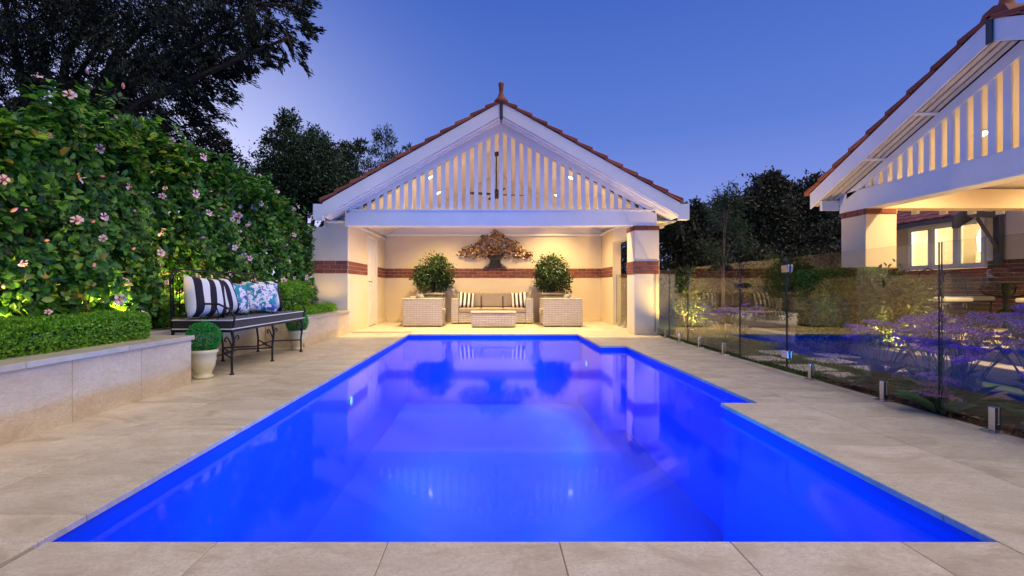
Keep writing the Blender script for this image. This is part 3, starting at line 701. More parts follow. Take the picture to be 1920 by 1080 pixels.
br = MB(); zt = 1.12
br.tube([(BX0, BY0, .465), (BX0-.02, BY0, 1.02), (BX0-.02, BY0+.05, zt-.02), (BX0-.02, BY0+.15, zt), (BX0-.02, BY1-.15, zt), (BX0-.02, BY1-.05, zt-.02), (BX0-.02, BY1, 1.02), (BX0, BY1, .465)], .011, 8)
br.tube([(BX0, BY0, .62), (BX0, BY1, .62)], .009, 6)
br.build('back_frame', 'iron', bench)
def arc(c, r, a0, a1, n, x, ry=None): return [(x, c[0]+r*math.cos(a0+(a1-a0)*i/n), c[1]+(ry or r)*math.sin(a0+(a1-a0)*i/n)) for i in range(n+1)]
nb = 7; dy = (BY1-BY0)/nb
for i in range(nb):
    c_ = BY0+dy*(i+.5)
    q = MB().tube([(BX0-.005, c_-.10, .62)]+arc((c_, .98), .10, math.pi, 0, 10, BX0-.015, .12)+[(BX0-.005, c_+.10, .62)], .008, 6)
    q.tube([(BX0-.005, c_, .62), (BX0-.012, c_, .98)], .007, 6); q.tube(arc((c_, 1.02), .03, 0, 2*math.pi, 10, BX0-.015), .006, 5)
    q.build('back_hoop', 'iron', bench)
for y in (BY0, BY1):
    am = MB().tube([(BX0-.01, y, .74), (-3.1, y, .755), (-2.87, y, .75), (-2.76, y, .70), (-2.70, y, .62), (-2.71, y, .53), (-2.74, y, .465)], .011, 8)
    am.tube([(-2.9, y, .74), (-2.86, y, .62), (-2.92, y, .54), (-2.99, y, .58), (-2.96, y, .64)], .007, 6)
    am.build('arm', 'iron', bench)
pillow('pillow', P_wide, 'plump black and white striped pillow nearest the near bench arm', (-3.10, 5.10, .82), (R(-14), R(5), R(70)))
pillow('pillow', P_wide, 'second black and white striped pillow, tucked against the first on the bench', (-3.15, 5.46, .81), (R(-13), R(-6), R(84)))
pillow('pillow', P_floral, 'blue floral pillow tipped behind the two striped ones', (-3.14, 5.71, .79), (R(-16), R(7), R(70)))
pillow('pillow', P_floral, 'teal and blue floral pillow facing forward on the middle of the bench', (-3.02, 6.14, .79), (R(-18), R(3), R(34)))
pillow('pillow', P_wide, 'black and white striped pillow tucked behind the floral one at the far end', (-3.12, 6.50, .80), (R(-14), R(-3), R(58)))
# potted topiary balls
pot_prof = [(a_*.9, b_) for a_, b_ in [(.085, 0), (.10, .01), (.10, .03), (.078, .045), (.09, .07), (.115, .12), (.128, .19), (.132, .25), (.148, .262), (.150, .292), (.135, .296), (.125, .27)]]
def topiary(label, loc):
    t = thing('topiary_pot', label, 'potted topiary', (0, 0, 0), 'clipped topiary balls in cream urns')
    MB().lathe(pot_prof, (0, 0, 0), 28).build('urn', 'glazed_pot', t, smooth=True); MB().lathe([(.112, .27), (.001, .275)], (0, 0, 0), 18).build('soil', 'soil', t)
    MB().tube([(0, 0, .26), (0, 0, .4)], .012, 6).build('stem', 'bark', t)
    n_ = 5200; p = rdir(n_); r_ = .150*(RNG.uniform(.86, 1.03, (n_, 1))); bump = 1+.035*vnoise(p, 3.5, 3)[:, None]
    leaf_obj('crown', 'ball_leaf', t, p*r_*bump+np.array([0, 0, .415]), p+rdir(n_)*.8, p+rdir(n_)*.7, RNG.uniform(.014, .024, n_), .6)
    t.location = loc; return t
t1 = topiary('clipped green ball in a cream urn at the near end of the bench', (-2.93, 4.79, 0))
t2 = copy_tree(t1, label='clipped green ball in a cream urn at the far end of the bench'); t2.location = (-2.885, 6.99, 0); t2.rotation_euler = (0, 0, 1.3)
# ================================================================== hibiscus hedge
def hedge_top(y): return np.interp(y, [1.5, 3.0, 3.6, 4.2, 5.2, 7.2, 8.2, 8.9, 9.5], [1.9, 1.95, 2.1, 2.5, 2.52, 2.55, 2.42, 2.26, 1.9])
hd = thing('hibiscus_hedge', 'tall hibiscus hedge with pink flowers along the left planter', 'hedge', (-3.9, 5.5, .41))
NS = 11500
y_ = RNG.uniform(2.0, 9.42, NS); u = RNG.uniform(0, 1, NS); face = RNG.uniform(0, 1, NS)
tp = hedge_top(y_); z_ = .5+(tp-.5)*u**.9
bul = vnoise(np.stack([y_*0, y_, z_], 1), 2.2, 5)*.30
dep = RNG.exponential(.13, NS); x_ = -3.60+bul-dep-.12*(z_-.5)*.5
ax = np.stack([np.full(NS, 1.0), RNG.normal(-.25, .5, NS), RNG.normal(.35, .45, NS)], 1)
tf = face > .74                                            # top and back
x_[tf] = -3.62-RNG.uniform(0, 1.0, tf.sum()); z_[tf] = tp[tf]+vnoise(np.stack([x_, y_, z_*0], 1)[tf], 2.6, 8)*.24-RNG.exponential(.10, tf.sum())
ax[tf] = np.stack([RNG.normal(.3, .5, tf.sum()), RNG.normal(0, .5, tf.sum()), RNG.uniform(.5, 1.2, tf.sum())], 1)
sp = (~tf) & (face > .70)
z_[sp] = tp[sp]+RNG.uniform(-.15, .12, sp.sum())+.34*np.maximum(0, vnoise(np.stack([y_, y_*0, y_*0], 1)[sp], 7, 9)); x_[sp] = -3.7+RNG.normal(0, .12, sp.sum())-.0; ax[sp] = np.stack([RNG.normal(.2, .3, sp.sum()), RNG.normal(0, .3, sp.sum()), np.ones(sp.sum())], 1)
bk = face < .16; x_[bk] = -4.65+RNG.normal(0, .12, bk.sum()); ax[bk, 0] = -.4
ax = unit(ax); sp_pos = np.stack([x_, y_, z_], 1)
ok = ~((x_ > -3.47) & (y_ > 4.3) & (y_ < 7.4)) 
sp_pos, ax, dep = sp_pos[ok], ax[ok], np.where(bk | (tf & (x_ < -3.75)), 9, dep)[ok]; NS = len(ax)
P_, D_, N_, L_ = [], [], [], []
for j in range(6):
    ph = j*2.4+RNG.uniform(0, 6.28, NS); u1 = unit(np.cross(ax, rdir(NS))); u2 = np.cross(ax, u1)
    rad = u1*np.cos(ph)[:, None]+u2*np.sin(ph)[:, None]
    P_.append(sp_pos+ax*(.015*j-.05)); D_.append(rad+ax*(.25+.12*j)+np.array([0, 0, -.15])); N_.append(ax-rad*.3+rdir(NS)*.3); L_.append(RNG.uniform(.055, .118, NS)*(1-.05*j))
P_, D_, N_, L_ = np.concatenate(P_), np.concatenate(D_), np.concatenate(N_), np.concatenate(L_)
pxs = 920+880*P_[:, 0]/P_[:, 1]; pys = 540-880*(P_[:, 2]-.92)/P_[:, 1]
big = np.where((pxs > 5) & (pxs < 420) & (pys > 150) & (pys < 560) & (P_[:, 0] > -3.75), L_/P_[:, 1], 0)
pick = np.argsort(-big)[:300]; rest = np.ones(len(P_), bool); rest[pick] = False
leaf_obj('foliage', 'hibiscus_leaf', hd, P_[rest], D_[rest], N_[rest], L_[rest], .72, LEAF7, kind='stuff')
lm = [leaf_mesh('leaf', 'hibiscus_leaf', np.zeros((1, 3)), [[1, 0, 0]], [[0, 0, 1]], [1.0], a, LEAF7) for a in (.62, .74, .85)]
dd, bb, nn = frames(D_[pick], N_[pick])
for i, j in enumerate(pick):
    mt = Matrix((dd[i], bb[i], nn[i])).transposed()
    inst('leaf', lm[i % 3], hd, P_[j], mt.to_euler(), (L_[j],)*3)
bm_ = MB()
for i in range(46):
    y = 2.2+7.0*i/46+random.uniform(-.1, .1); x = -4.15+random.uniform(-.25, .15)
    bm_.tube([(x, y, .4), (x+random.uniform(-.1, .1), y+random.uniform(-.1, .1), 1.1), (x+random.uniform(-.1, .12), y+random.uniform(-.25, .25), float(hedge_top(y))-.3)], [.022, .016, .005], 5)
bm_.build('branches', 'bark', hd)
def hib_flower():
    mb = MB()
    for k_ in range(5):
        a = 2*math.pi*k_/5; vs = []
        for t, wv, h in ((.06, .012, 0), (.45, .24, .16), (.8, .40, .24), (1, .26, .17)):
            for s in (-1, 0, 1):
                x, y = t, s*wv; vs.append((.062*(x*math.cos(a)-y*math.sin(a)), .062*(x*math.sin(a)+y*math.cos(a)), .062*(h+(.05 if s else 0)+.07*s)))
        mb.add(vs, [(3*i+j, 3*i+j+1, 3*i+j+4, 3*i+j+3) for i in range(3) for j in range(2)])
    mb.tube([(0, 0, 0), (.004, 0, .03), (.012, 0, .055)], [.003, .004, .006], 5, 1)
    return mb.mesh('flower', ['petal', 'stamen'], smooth=True)
flm = hib_flower()
bud_m = MB().lathe([(.004, 0), (.012, .012), (.016, .03), (.012, .05), (.003, .065)], (0, 0, 0), 8).mesh('bud', 'bud', smooth=True)
cand = np.where((dep < .07) & (sp_pos[:, 1] > 2.9) & (ax[:, 0] > .0))[0]; RNG.shuffle(cand)
keep = []
for j in cand:                                             # flowers keep some distance from each other
    if all(np.linalg.norm(sp_pos[j]-sp_pos[q]) > .10+.14*(i_ % 3) for i_, q in enumerate(keep)): keep.append(j)
cand = np.array(keep)
for i, j in enumerate(cand[(cand >= 0) & (sp_pos[cand, 1] < 9.1)][:175]):
    a = Vector(ax[j])+Vector((random.uniform(-.5, .5), -.3+random.uniform(-.6, .6), random.uniform(-.6, .3))); p = Vector(sp_pos[j])+Vector(ax[j])*.10+Vector((.03, -.02, 0))
    rot = a.to_track_quat('Z', 'Y').to_euler(); s = random.uniform(.42, .86)
    if i % 5 > 2: inst('bud', bud_m, hd, p, rot, (s*1.1,)*3)
    else: inst('flower', flm, hd, p, rot, (s, s, s*random.uniform(.8, 1.8)))
bf = thing('paling_fence', 'dark timber paling fence hidden behind the hibiscus hedge', 'fence', (-5.05, 5, .4))
pal = MB().box(-.01, .01, -.072, .072, 0, 1.75).mesh('paling', 'grey_timber', bevel=.003)
for i in range(62): inst('paling', pal, bf, (-5.05+.008*(i % 2), .6+i*.15, .35), (0, 0, 0), (1, 1, random.uniform(.97, 1.02)))
for z in (.7, 1.7): bx('rail', 'grey_timber', bf, -5.035, -4.99, .5, 9.9, z, z+.09)
# box hedges in front
def box_hedge(label, x0, x1, y0, y1, z0, z1, n, ln=(.018, .03), mat='box_leaf', cat='hedge', name='box_hedge', amp=.035):
    t = thing(name, label, cat, ((x0+x1)/2, (y0+y1)/2, z0))
    L = np.array([x1-x0, y1-y0, z1-z0]); c = np.array([(x0+x1)/2, (y0+y1)/2, (z0+z1)/2])
    ar = np.array([L[1]*L[2], L[0]*L[2], L[0]*L[1]]); f = RNG.choice(3, n, p=ar/ar.sum()); s = np.where(RNG.uniform(0, 1, n) < (.5), -1, 1)
    s = np.where((f == 2), 1, s)
    p = RNG.uniform(-.5, .5, (n, 3)); nr = np.zeros((n, 3))
    p[np.arange(n), f] = .5*s; nr[np.arange(n), f] = s
    p = p*L; r_ = .06; q = np.abs(p)-(L/2-r_); corner = np.maximum(q, 0)
    bumpv = vnoise(p+c, 6, 4)*amp-RNG.exponential(amp*.6, n)
    p = p+nr*bumpv[:, None]-np.sign(p)*np.where((q > 0).sum(1, keepdims=True) > 1, corner*.35, 0)
    d = nr*.7+rdir(n)*.8; d[:, 2] += .35
    leaf_obj('foliage', mat, t, p+c, d, nr+rdir(n)*.6, RNG.uniform(*ln, n), .55, kind='stuff')
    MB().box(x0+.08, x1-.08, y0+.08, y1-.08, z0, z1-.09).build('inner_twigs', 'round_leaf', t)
    return t
box_hedge('low bright green box hedge on the near planter below the hibiscus', -3.52, -3.10, 1.6, 4.30, .40, .70, 36000, (.02, .033))
box_hedge('bright green box bush behind the far end of the bench', -3.78, -3.32, 7.5, 8.6, .40, .98, 9000, (.03, .05), name='box_bush', cat='bush', amp=.07)
box_hedge('low box plants along the far planter near the pavilion', -3.35, -3.06, 7.75, 9.35, .40, .60, 7000, (.025, .045), name='box_bush', cat='bush', amp=.06)
# spike lights in the planter
def spike(x, y, z, label, energy, aim=(.1, 0, 1), grp='garden spike lights', rgb=(1, .62, .16), spot=150):
    t = thing('spike_light', label, 'garden light', (x, y, z), grp)
    MB().tube([(x, y, z-.12), (x, y, z+.02)], .01, 6).build('spike', 'black_plastic', t); MB().lathe([(.03, 0), (.035, .05), (.03, .07)], (x, y, z+.02), 10).build('housing', 'bronze', t)
    MB().lathe([(.03, .071), (.001, .073)], (x, y, z+.02), 10).build('lamp', 'lamp_spike', t)
    light('spike_beam', 'SPOT', (x, y, z+.11), energy, rgb, .03, Vector(aim).to_track_quat('-Z', 'Y').to_euler(), spot, .7)
for i, (y, lb) in enumerate(((2.75, 'garden light glowing behind the box hedge at the left picture edge'), (3.4, 'garden light glowing behind the low box hedge, second from the left'),
                             (4.45, 'garden light glowing through leaves beside the near bench end'), (5.5, 'garden light glowing behind the striped bench pillows'), (6.6, 'garden light glowing behind the floral bench pillow'))):
    spike(-3.50 if i < 2 else -3.55, y, .53, lb, 85, (-.05, 0, 1))
# ================================================================== trees
def tree(name, label, base, trunk_r, clumps, n, ln, asp, mat, bark='bark', cat='tree', group=None, sub=.16, droop=0, nsub=1.0, tmpl=LEAF4, fork=.45, strands=False):
    bx_, by_ = base; t = thing(name, label, cat, (bx_, by_, gz), group)
    C = np.array(clumps, float); cen = C[:, :3].mean(0); zf = max(.6, (C[:, 2]-C[:, 5]).min()*fork)
    tr = MB(); tr.tube([(bx_, by_, gz), (bx_+.03, by_, zf*.6), (bx_+(cen[0]-bx_)*.15, by_, zf)], [trunk_r*1.25, trunk_r, trunk_r*.9], 8)
    for c in C:
        m1 = (bx_+(c[0]-bx_)*.45, by_+(c[1]-by_)*.5, zf+(c[2]-zf)*.6)
        tr.tube([(bx_+(cen[0]-bx_)*.15, by_, zf-.1), m1, tuple(c[:3])], [trunk_r*.55, trunk_r*.35, trunk_r*.12], 6)
        for k_ in range(5):
            q = Vector(rdir(1)[0])*Vector((1, 1, 1)).length/1.732; tr.tube([tuple(c[:3]), (c[0]+q.x*c[3]*.8, c[1]+q.y*c[4]*.8, c[2]+q.z*c[5]*.8)], [trunk_r*.12, .006], 4, caps=False)
    tr.build('trunk', bark, t)
    vol = C[:, 3]*C[:, 5]; cnt = np.maximum(30, (n*vol/vol.sum()).astype(int)); PP, DD, NN = [], [], []
    for c, m_ in zip(C, cnt):
        ns = max(6, int(m_/42*nsub)); s_ = rdir(ns)*(RNG.uniform(.15, 1, (ns, 1))**.45)
        idx = RNG.integers(0, ns, m_); off_ = RNG.normal(0, sub, (m_, 3))
        if strands:
            ax_ = unit(s_*np.array([1, .6, .3])+np.array([.5, 0, -.55])+rdir(ns)*.35); tt = RNG.uniform(-.1, .75, (m_, 1)); off_ = RNG.normal(0, sub*.35, (m_, 3))+ax_[idx]*tt*.42
        p = s_[idx]+off_
        d = unit(p)*.5+rdir(m_)*.8; d[:, 2] -= droop
        if strands: d = ax_[idx]+rdir(m_)*.45
        PP.append(p*c[3:6]+c[:3]); DD.append(d); NN.append(rdir(m_)+np.array([0, -.2, .6]))
    PP = np.concatenate(PP); DD = np.concatenate(DD); NN = np.concatenate(NN)
    leaf_obj('crown', mat, t, PP, DD, NN, RNG.uniform(*ln, len(PP)), asp, tmpl); return t
def at(px, py, Y): return ((px-920)*Y/880, Y, CAM_H-(py-540)*Y/880)
def cl(px, py, Y, rp, rv=None, ry=None):   # clump at a sight line and real distance
    x, y, z = at(px, py, Y); r = rp*Y/880; return (x, y, z, r, ry or r*.8, (rv or rp)*Y/880)
big = [cl(60, 40, 14, 130, 120), cl(190, 70, 14.5, 140, 130), cl(320, 60, 14, 130, 120), cl(300, 170, 14, 105, 95), cl(120, 190, 14.5, 110, 70), cl(205, 215, 14.6, 110, 70), cl(330, 240, 14.2, 70, 50),
       cl(420, 30, 13.6, 95, 85), cl(500, 10, 13.3, 80, 60), cl(540, 70, 13.1, 50, 55), cl(470, 95, 13.4, 60, 35), cl(-60, 120, 14, 120, 120), cl(380, 130, 14, 60, 70), cl(200, -60, 14, 200, 100), cl(420, -80, 13.8, 150, 90), cl(0, -40, 14, 150, 110)]
tree('large_tree', 'huge dark tree with drooping foliage towering over the hibiscus hedge', (-14.0, 14.4), .32, big, 92000, (.10, .20), .26, 'dark_leaf', sub=.13, strands=True, nsub=1.0, fork=.8)
tree('tree', 'dark tree low behind the far end of the hibiscus hedge', (-9.4, 16.5), .16, [cl(395, 285, 16.5, 38, 42), cl(420, 330, 16.5, 50, 40), cl(465, 370, 16, 45, 35), cl(380, 350, 16.5, 60, 50)], 16000, (.08, .15), .5, 'dark_leaf')
tree('tree', 'rounded dense dark tree left of the pavilion roof', (-6.4, 16), .2, [cl(560, 330, 16, 78, 72), cl(525, 350, 15.6, 48, 60), cl(610, 350, 16, 62, 50), cl(580, 290, 16.2, 50, 36), cl(530, 262, 16.2, 34, 22), cl(640, 370, 16, 70, 40)], 40000, (.07, .13), .5, 'round_leaf', sub=.14)
tree('tree', 'loose twiggy tree rising behind the rounded tree', (-5.5, 18), .14, [cl(545, 235, 18, 20, 26), cl(598, 262, 18, 22, 22), cl(650, 285, 18, 30, 16), cl(635, 310, 18, 40, 20), cl(676, 276, 18, 14, 10)], 5200, (.09, .17), .4, 'round_leaf', sub=.22, droop=-.5)
tree('tree', 'feathery young tree showing above the left roof slope', (-4.2, 19), .09, [cl(722, 272, 19, 22, 30), cl(702, 305, 19, 26, 22), cl(745, 300, 19, 26, 18), cl(765, 283, 19, 10, 14), cl(690, 330, 19, 30, 18)], 3000, (.08, .16), .28, 'round_leaf', sub=.2, droop=-.9)
tree('tree', 'dark leafy tree just right of the pavilion roof end', (5.8, 13.2), .12, [cl(1275, 440, 13, 36, 50), cl(1300, 400, 13.2, 30, 22), cl(1300, 480, 13, 45, 45), cl(1330, 430, 13.4, 35, 40)], 12000, (.08, .15), .5, 'far_leaf')
tree('tree', 'dark tree with a ragged top right of centre', (8.6, 16), .18, [cl(1385, 400, 16, 45, 32), cl(1440, 355, 16, 34, 30), cl(1420, 410, 16, 62, 50), cl(1460, 345, 16, 18, 20), cl(1400, 470, 16, 80, 45)], 22000, (.09, .17), .5, 'far_leaf')
tree('tree', 'broad dark tree between the ragged tree and the house roof', (11, 17), .2, [cl(1520, 370, 17, 50, 36), cl(1560, 410, 17, 60, 45), cl(1490, 420, 17, 60, 60), cl(1550, 470, 16, 80, 50), cl(1480, 370, 17.5, 30, 26)], 22000, (.09, .18), .5, 'far_leaf')
tree('tree', 'slender young tree with two pale trunks beyond the glass fence', (4.93, 10), .035, [cl(1360, 400, 10, 34, 40), cl(1385, 440, 10.1, 30, 28), cl(1335, 470, 10, 26, 24), cl(1370, 365, 10, 22, 22)], 2600, (.05, .11), .3, 'round_leaf', bark='pale_bark', sub=.2, fork=.95)
tree('shrub', 'dark shrub mass filling the back of the right garden', (9, 14.8), .08, [cl(1290, 520, 14, 60, 40), cl(1400, 510, 14.6, 80, 45), cl(1510, 510, 14.6, 80, 45), cl(1600, 500, 14.6, 60, 45), cl(1165, 450, 14.8, 55, 45), cl(1200, 500, 14.8, 60, 45)], 20000, (.08, .14), .5, 'far_leaf', cat='shrub')
# boundary wall at the back of the garden
bw = thing('board_fence', 'dark timber board fence at the back of the right garden', 'fence', (8, 15.6, gz))
brd = MB().box(-.145, .145, -.012, .012, 0, 1.6).mesh('board', 'grey_timber', bevel=.003)
for i in range(36): inst('board', brd, bw, (3.4+.3*i, 15.6+.01*(i % 2), gz))
bx('rail', 'grey_timber', bw, 3.2, 14.2, 15.63, 15.68, 1.2, 1.3)
# ================================================================== right garden
lz = -.03
ln_ = MB(); ln_.add([(3.285, 4.75, lz), (5.1, 4.75, lz), (5.1, 15.5, lz), (3.285, 15.5, lz)], [(0, 1, 2, 3)]); ln_.add([(4.75, -1, lz), (5.1, -1, lz), (5.1, 4.75, lz), (4.75, 4.75, lz)], [(0, 1, 2, 3)])
ln_.build('lawn', 'lawn', kind='structure')
bx('garden_bed', 'soil', None, 3.285, 4.75, -1, 4.745, gz-.05, -.035, kind='structure')
NG = 26000
gp = np.stack([RNG.uniform(3.3, 5.08, NG), RNG.uniform(4.75, 10.5, NG), np.full(NG, lz)], 1); gd = np.stack([RNG.normal(0, .5, NG), RNG.normal(0, .5, NG), np.ones(NG)], 1)
leaf_obj('grass', 'grass_blade', None, gp, gd, rdir(NG), RNG.uniform(.025, .055, NG), .16, kind='stuff')
for i, (x, y, a) in enumerate(((3.62, 6.20, .42), (4.34, 6.02, .44), (3.70, 5.48, .46), (4.46, 5.40, .44), (3.85, 4.95, .46), (4.62, 4.92, .4), (4.75, 6.45, .4), (4.1, 6.75, .4))):
    st_ = MB().box(x-a/2, x+a/2, y-.2, y+.2, lz-.03, lz+.028).build('stepping_stone', 'stepper', None, bevel=.01, label=['pale stepping stone in the lawn by the gate hinge', 'second pale stone of the row nearest the hedge', 'pale stone in the middle row beside the fence', 'pale stone of the middle row away from the fence', 'pale stone of the nearest row beside the fence', 'pale stone of the nearest row by the statice', 'farthest pale stone close to the clipped hedge', 'pale stone of the farthest row beside the gate latch'][i], cat='stepping stone', group='stepping stones across the lawn')
# clipped hedge and shrubs
box_hedge('dark square clipped hedge in front of the house column', 4.62, 5.75, 6.65, 7.12, lz, 1.18, 30000, (.03, .05), 'hibiscus_leaf', name='clipped_hedge')
def shrub(name, label, c, r, n, ln, mat, cat='shrub', sq=1.0, asp=.45):
    t = thing(name, label, cat, (c[0], c[1], lz)); p, d, nn_, l = leaf_ball(n, r, sq, 50, .2, ln, .1)
    leaf_obj('crown', mat, t, p+np.array(c), d, nn_, l, asp); s = MB()
    for k_ in range(6):
        a = k_*1.05; s.tube([(c[0]+.04*math.cos(a), c[1]+.04*math.sin(a), lz), (c[0]+.5*r*math.cos(a), c[1]+.5*r*math.sin(a), c[2]+.2*r)], [.014, .006], 5)
    s.build('stems', 'bark', t); return t
shrub('lit_shrub', 'loose olive shrub lit from below beside the clipped hedge', (5.42, 6.35, .58), .40, 3600, (.05, .10), 'shrub_leaf', sq=1.12)
shrub('lit_shrub', 'yellow lit leafy plant behind the fence close to the pavilion pillar', (3.95, 9.35, .72), .36, 1300, (.05, .10), 'shrub_leaf', sq=1.5)
shrub('lit_shrub', 'upright plant lit bright yellow beyond the pool gate', (5.75, 9.6, .75), .36, 1800, (.06, .13), 'shrub_leaf', sq=1.9, asp=.25)
spike(5.2, 6.0, .05, 'garden light under the olive shrub beside the clipped hedge', 150, (.25, .3, 1)); spike(3.8, 8.85, .05, 'garden light at the foot of the plant near the pillar', 330, (.1, .4, 1)); spike(5.55, 9.05, .05, 'garden light at the foot of the upright plant beyond the gate', 600, (.12, .4, 1)); spike(-3.25, 9.0, .52, 'garden light among the box plants close to the pavilion wall', 14, (.0, .35, 1))
# statice
def statice_head(mat):
    c = []
    for k_ in range(13):
        a = random.uniform(0, 6.28); r = .085*math.sqrt(random.random()); c.append((r*math.cos(a), r*math.sin(a)*.9, .012*random.random()-1.6*r*r))
    c = np.array(c); n_ = 300; idx = RNG.integers(0, len(c), n_); p = c[idx]+RNG.normal(0, 1, (n_, 3))*np.array([.014, .014, .005])
    d = rdir(n_); d[:, 2] = np.abs(d[:, 2])+.3
    return leaf_mesh('flower_head', mat, p, d, np.array([0, 0, 1.])+rdir(n_)*.5, RNG.uniform(.010, .02, n_), .8)
heads = [statice_head('statice_purple') for _ in range(4)]; pinks = [statice_head('statice_pink') for _ in range(2)]
def statice(label, x, y, h, n, mats=None, spread=.34, sc=1.0, leaves=26):
    t = thing('statice_plant', label, 'flowering plant', (x, y, lz), 'purple statice along the fence'); hs = mats or heads; sm_ = MB()
    for i in range(n):
        a = random.uniform(0, 6.28); r = spread*math.sqrt(random.random()); hx, hy, hz = x+r*math.cos(a), y+r*math.sin(a), h*(random.uniform(.78, 1.08)-.25*(r/spread)**2*.5)
        fk = (x+(hx-x)*.55, y+(hy-y)*.55, hz*.6)
        sm_.tube([(x+(hx-x)*.1, y+(hy-y)*.1, 0), fk], .005, 4, caps=False)
        for q in range(4):
            sm_.tube([fk, (hx+random.uniform(-.05, .05), hy+random.uniform(-.05, .05), hz-.01)], .003, 3, caps=False)
        inst('flower_head', random.choice(hs), t, (hx, hy, hz), (random.uniform(-.25, .25), random.uniform(-.25, .25), random.uniform(0, 6)), (sc*random.uniform(.75, 1.3),)*3)
    sm_.build('stems', 'stem_green', t)
    m_ = leaves; an = RNG.uniform(0, 6.28, m_); el = RNG.uniform(.15, 1.0, m_)
    d = np.stack([np.cos(an)*np.cos(el), np.sin(an)*np.cos(el), np.sin(el)], 1)
    lo = leaf_mesh('leaf', 'broad_leaf', np.zeros((1, 3)), [[1, 0, 0]], [[0, 0, 1]], [1.0], .42, LEAF7)
    for i in range(m_):
        dv = Vector(d[i]); nv = Vector((0, 0, 1)); b_ = nv.cross(dv).normalized(); n3 = dv.cross(b_)
        inst('leaf', lo, t, (x+.05*dv.x, y+.05*dv.y, lz+.03), Matrix((dv, b_, n3)).transposed().to_euler(), (random.uniform(.2, .34),)*3)
    return t
for lb, x, y, h, n in (('purple statice nearest the right edge of the picture', 3.72, 2.95, .70, 17), ('tall purple statice right of the dark fence joint', 4.0, 3.35, .74, 18), ('purple statice growing close behind the fence joint', 3.62, 3.62, .56, 14),
                       ('purple statice left of the fence joint', 3.80, 4.05, .60, 16), ('purple statice with blue tinged heads near the gate', 3.72, 4.50, .56, 14), ('purple statice leaning over the lawn edge', 4.35, 4.45, .66, 14),
                       ('purple statice at the back of the bed by the terrace', 4.55, 3.7, .72, 16), ('low purple statice at the right, close to the glass', 3.55, 2.6, .5, 12), ('purple statice behind the others at the right edge', 4.35, 3.0, .74, 14)):
    statice(lb, x, y, h, int(n*1.15))
statice('small pink statice tuft poking under the glass onto the paving', 3.30, 3.42, .15, 6, pinks, .10, .8, 6); statice('small pink statice tuft standing just inside the glass', 3.36, 3.55, .26, 5, pinks, .08, .8, 4)
statice('pale purple statice clump far along the fence by the pillar', 3.75, 7.5, .60, 12, None, .4); statice('pale purple statice clump beside the far lit plant', 4.35, 8.1, .62, 12, None, .4)
nd = 420; dp = np.stack([3.30+RNG.exponential(.06, nd), RNG.uniform(1.8, 4.8, nd), np.full(nd, .0)+RNG.uniform(0, .03, nd)], 1)
leaf_obj('fallen_leaves', 'dry_leaf', None, dp, rdir(nd), rdir(nd)*.6+np.array([0, 0, 1]), RNG.uniform(.02, .045, nd), .6, kind='stuff')
# ================================================================== glass fence and gate
FX = 3.22
fence = thing('glass_fence', 'frameless glass pool fence on short steel posts along the right deck', 'fence', (FX, 5.5, 0))
def pane(parent, y0, y1, x=FX, z0=.06, z1=1.25, name='glass_panel'):
    mb = MB().box(x-.006, x+.006, y0, y1, z0, z1)
    mb.mi = [1, 1, 1, 0, 1, 0]; return mb.build(name, ['fence_glass', 'glass_edge'], parent)
for a, b in ((8.47, 9.19), (7.67, 8.45), (6.07, 7.65), (3.37, 5.09), (1.65, 3.35), (.2, 1.63)): pane(fence, a, b)
def spigot(y, x=FX, par=fence):
    mb = MB().box(x-.021, x-.0065, y-.02, y+.02, .008, .16); mb.box(x+.0065, x+.021, y-.02, y+.02, .008, .16); mb.box(x-.0209, x+.0209, y-.0199, y+.0199, .008, .055)
    s = mb.build('spigot', 'steel', par, bevel=.003); bx('base_plate', 'steel', s, x-.05, x+.05, y-.05, y+.05, .0, .008, .002); return s
for y in (8.62, 9.05, 7.98, 7.23, 6.48, 4.715, 3.844, 3.0, 2.0, 1.4, .5): spigot(y)
gate = thing('glass_gate', 'glass pool gate with black latch and steel hinges', 'gate', (FX, 5.58, 0)); pane(gate, 5.11, 6.05, name='glass_pane')
for z in (1.13, .20):
    bx('hinge', 'steel', gate, FX-.028, FX-.007, 5.04, 5.16, z-.04, z+.04, .006); bx('hinge_plate', 'steel', gate, FX+.007, FX+.028, 5.04, 5.16, z-.04, z+.04, .006)
lt = bx('latch', 'black_plastic', gate, FX-.05, FX-.007, 5.93, 6.13, .915, .985, .018, seg=2); MB().tube([(FX-.055, 5.98, .955), (FX-.085, 5.98, .955)], .022, 12).build('knob', 'black_plastic', lt)
bx('keeper', 'black_plastic', gate, FX+.007, FX+.03, 5.98, 6.12, .92, .98, .01)
f3 = thing('glass_fence', 'two glass fence panels closing the side opening of the pavilion', 'fence', (3.10, 10.7, 0))
pane(f3, 9.76, 10.6, 3.12); pane(f3, 10.62, 11.64, 3.12)
for y in (10.0, 10.4, 10.9, 11.35): spigot(y, 3.12, f3)
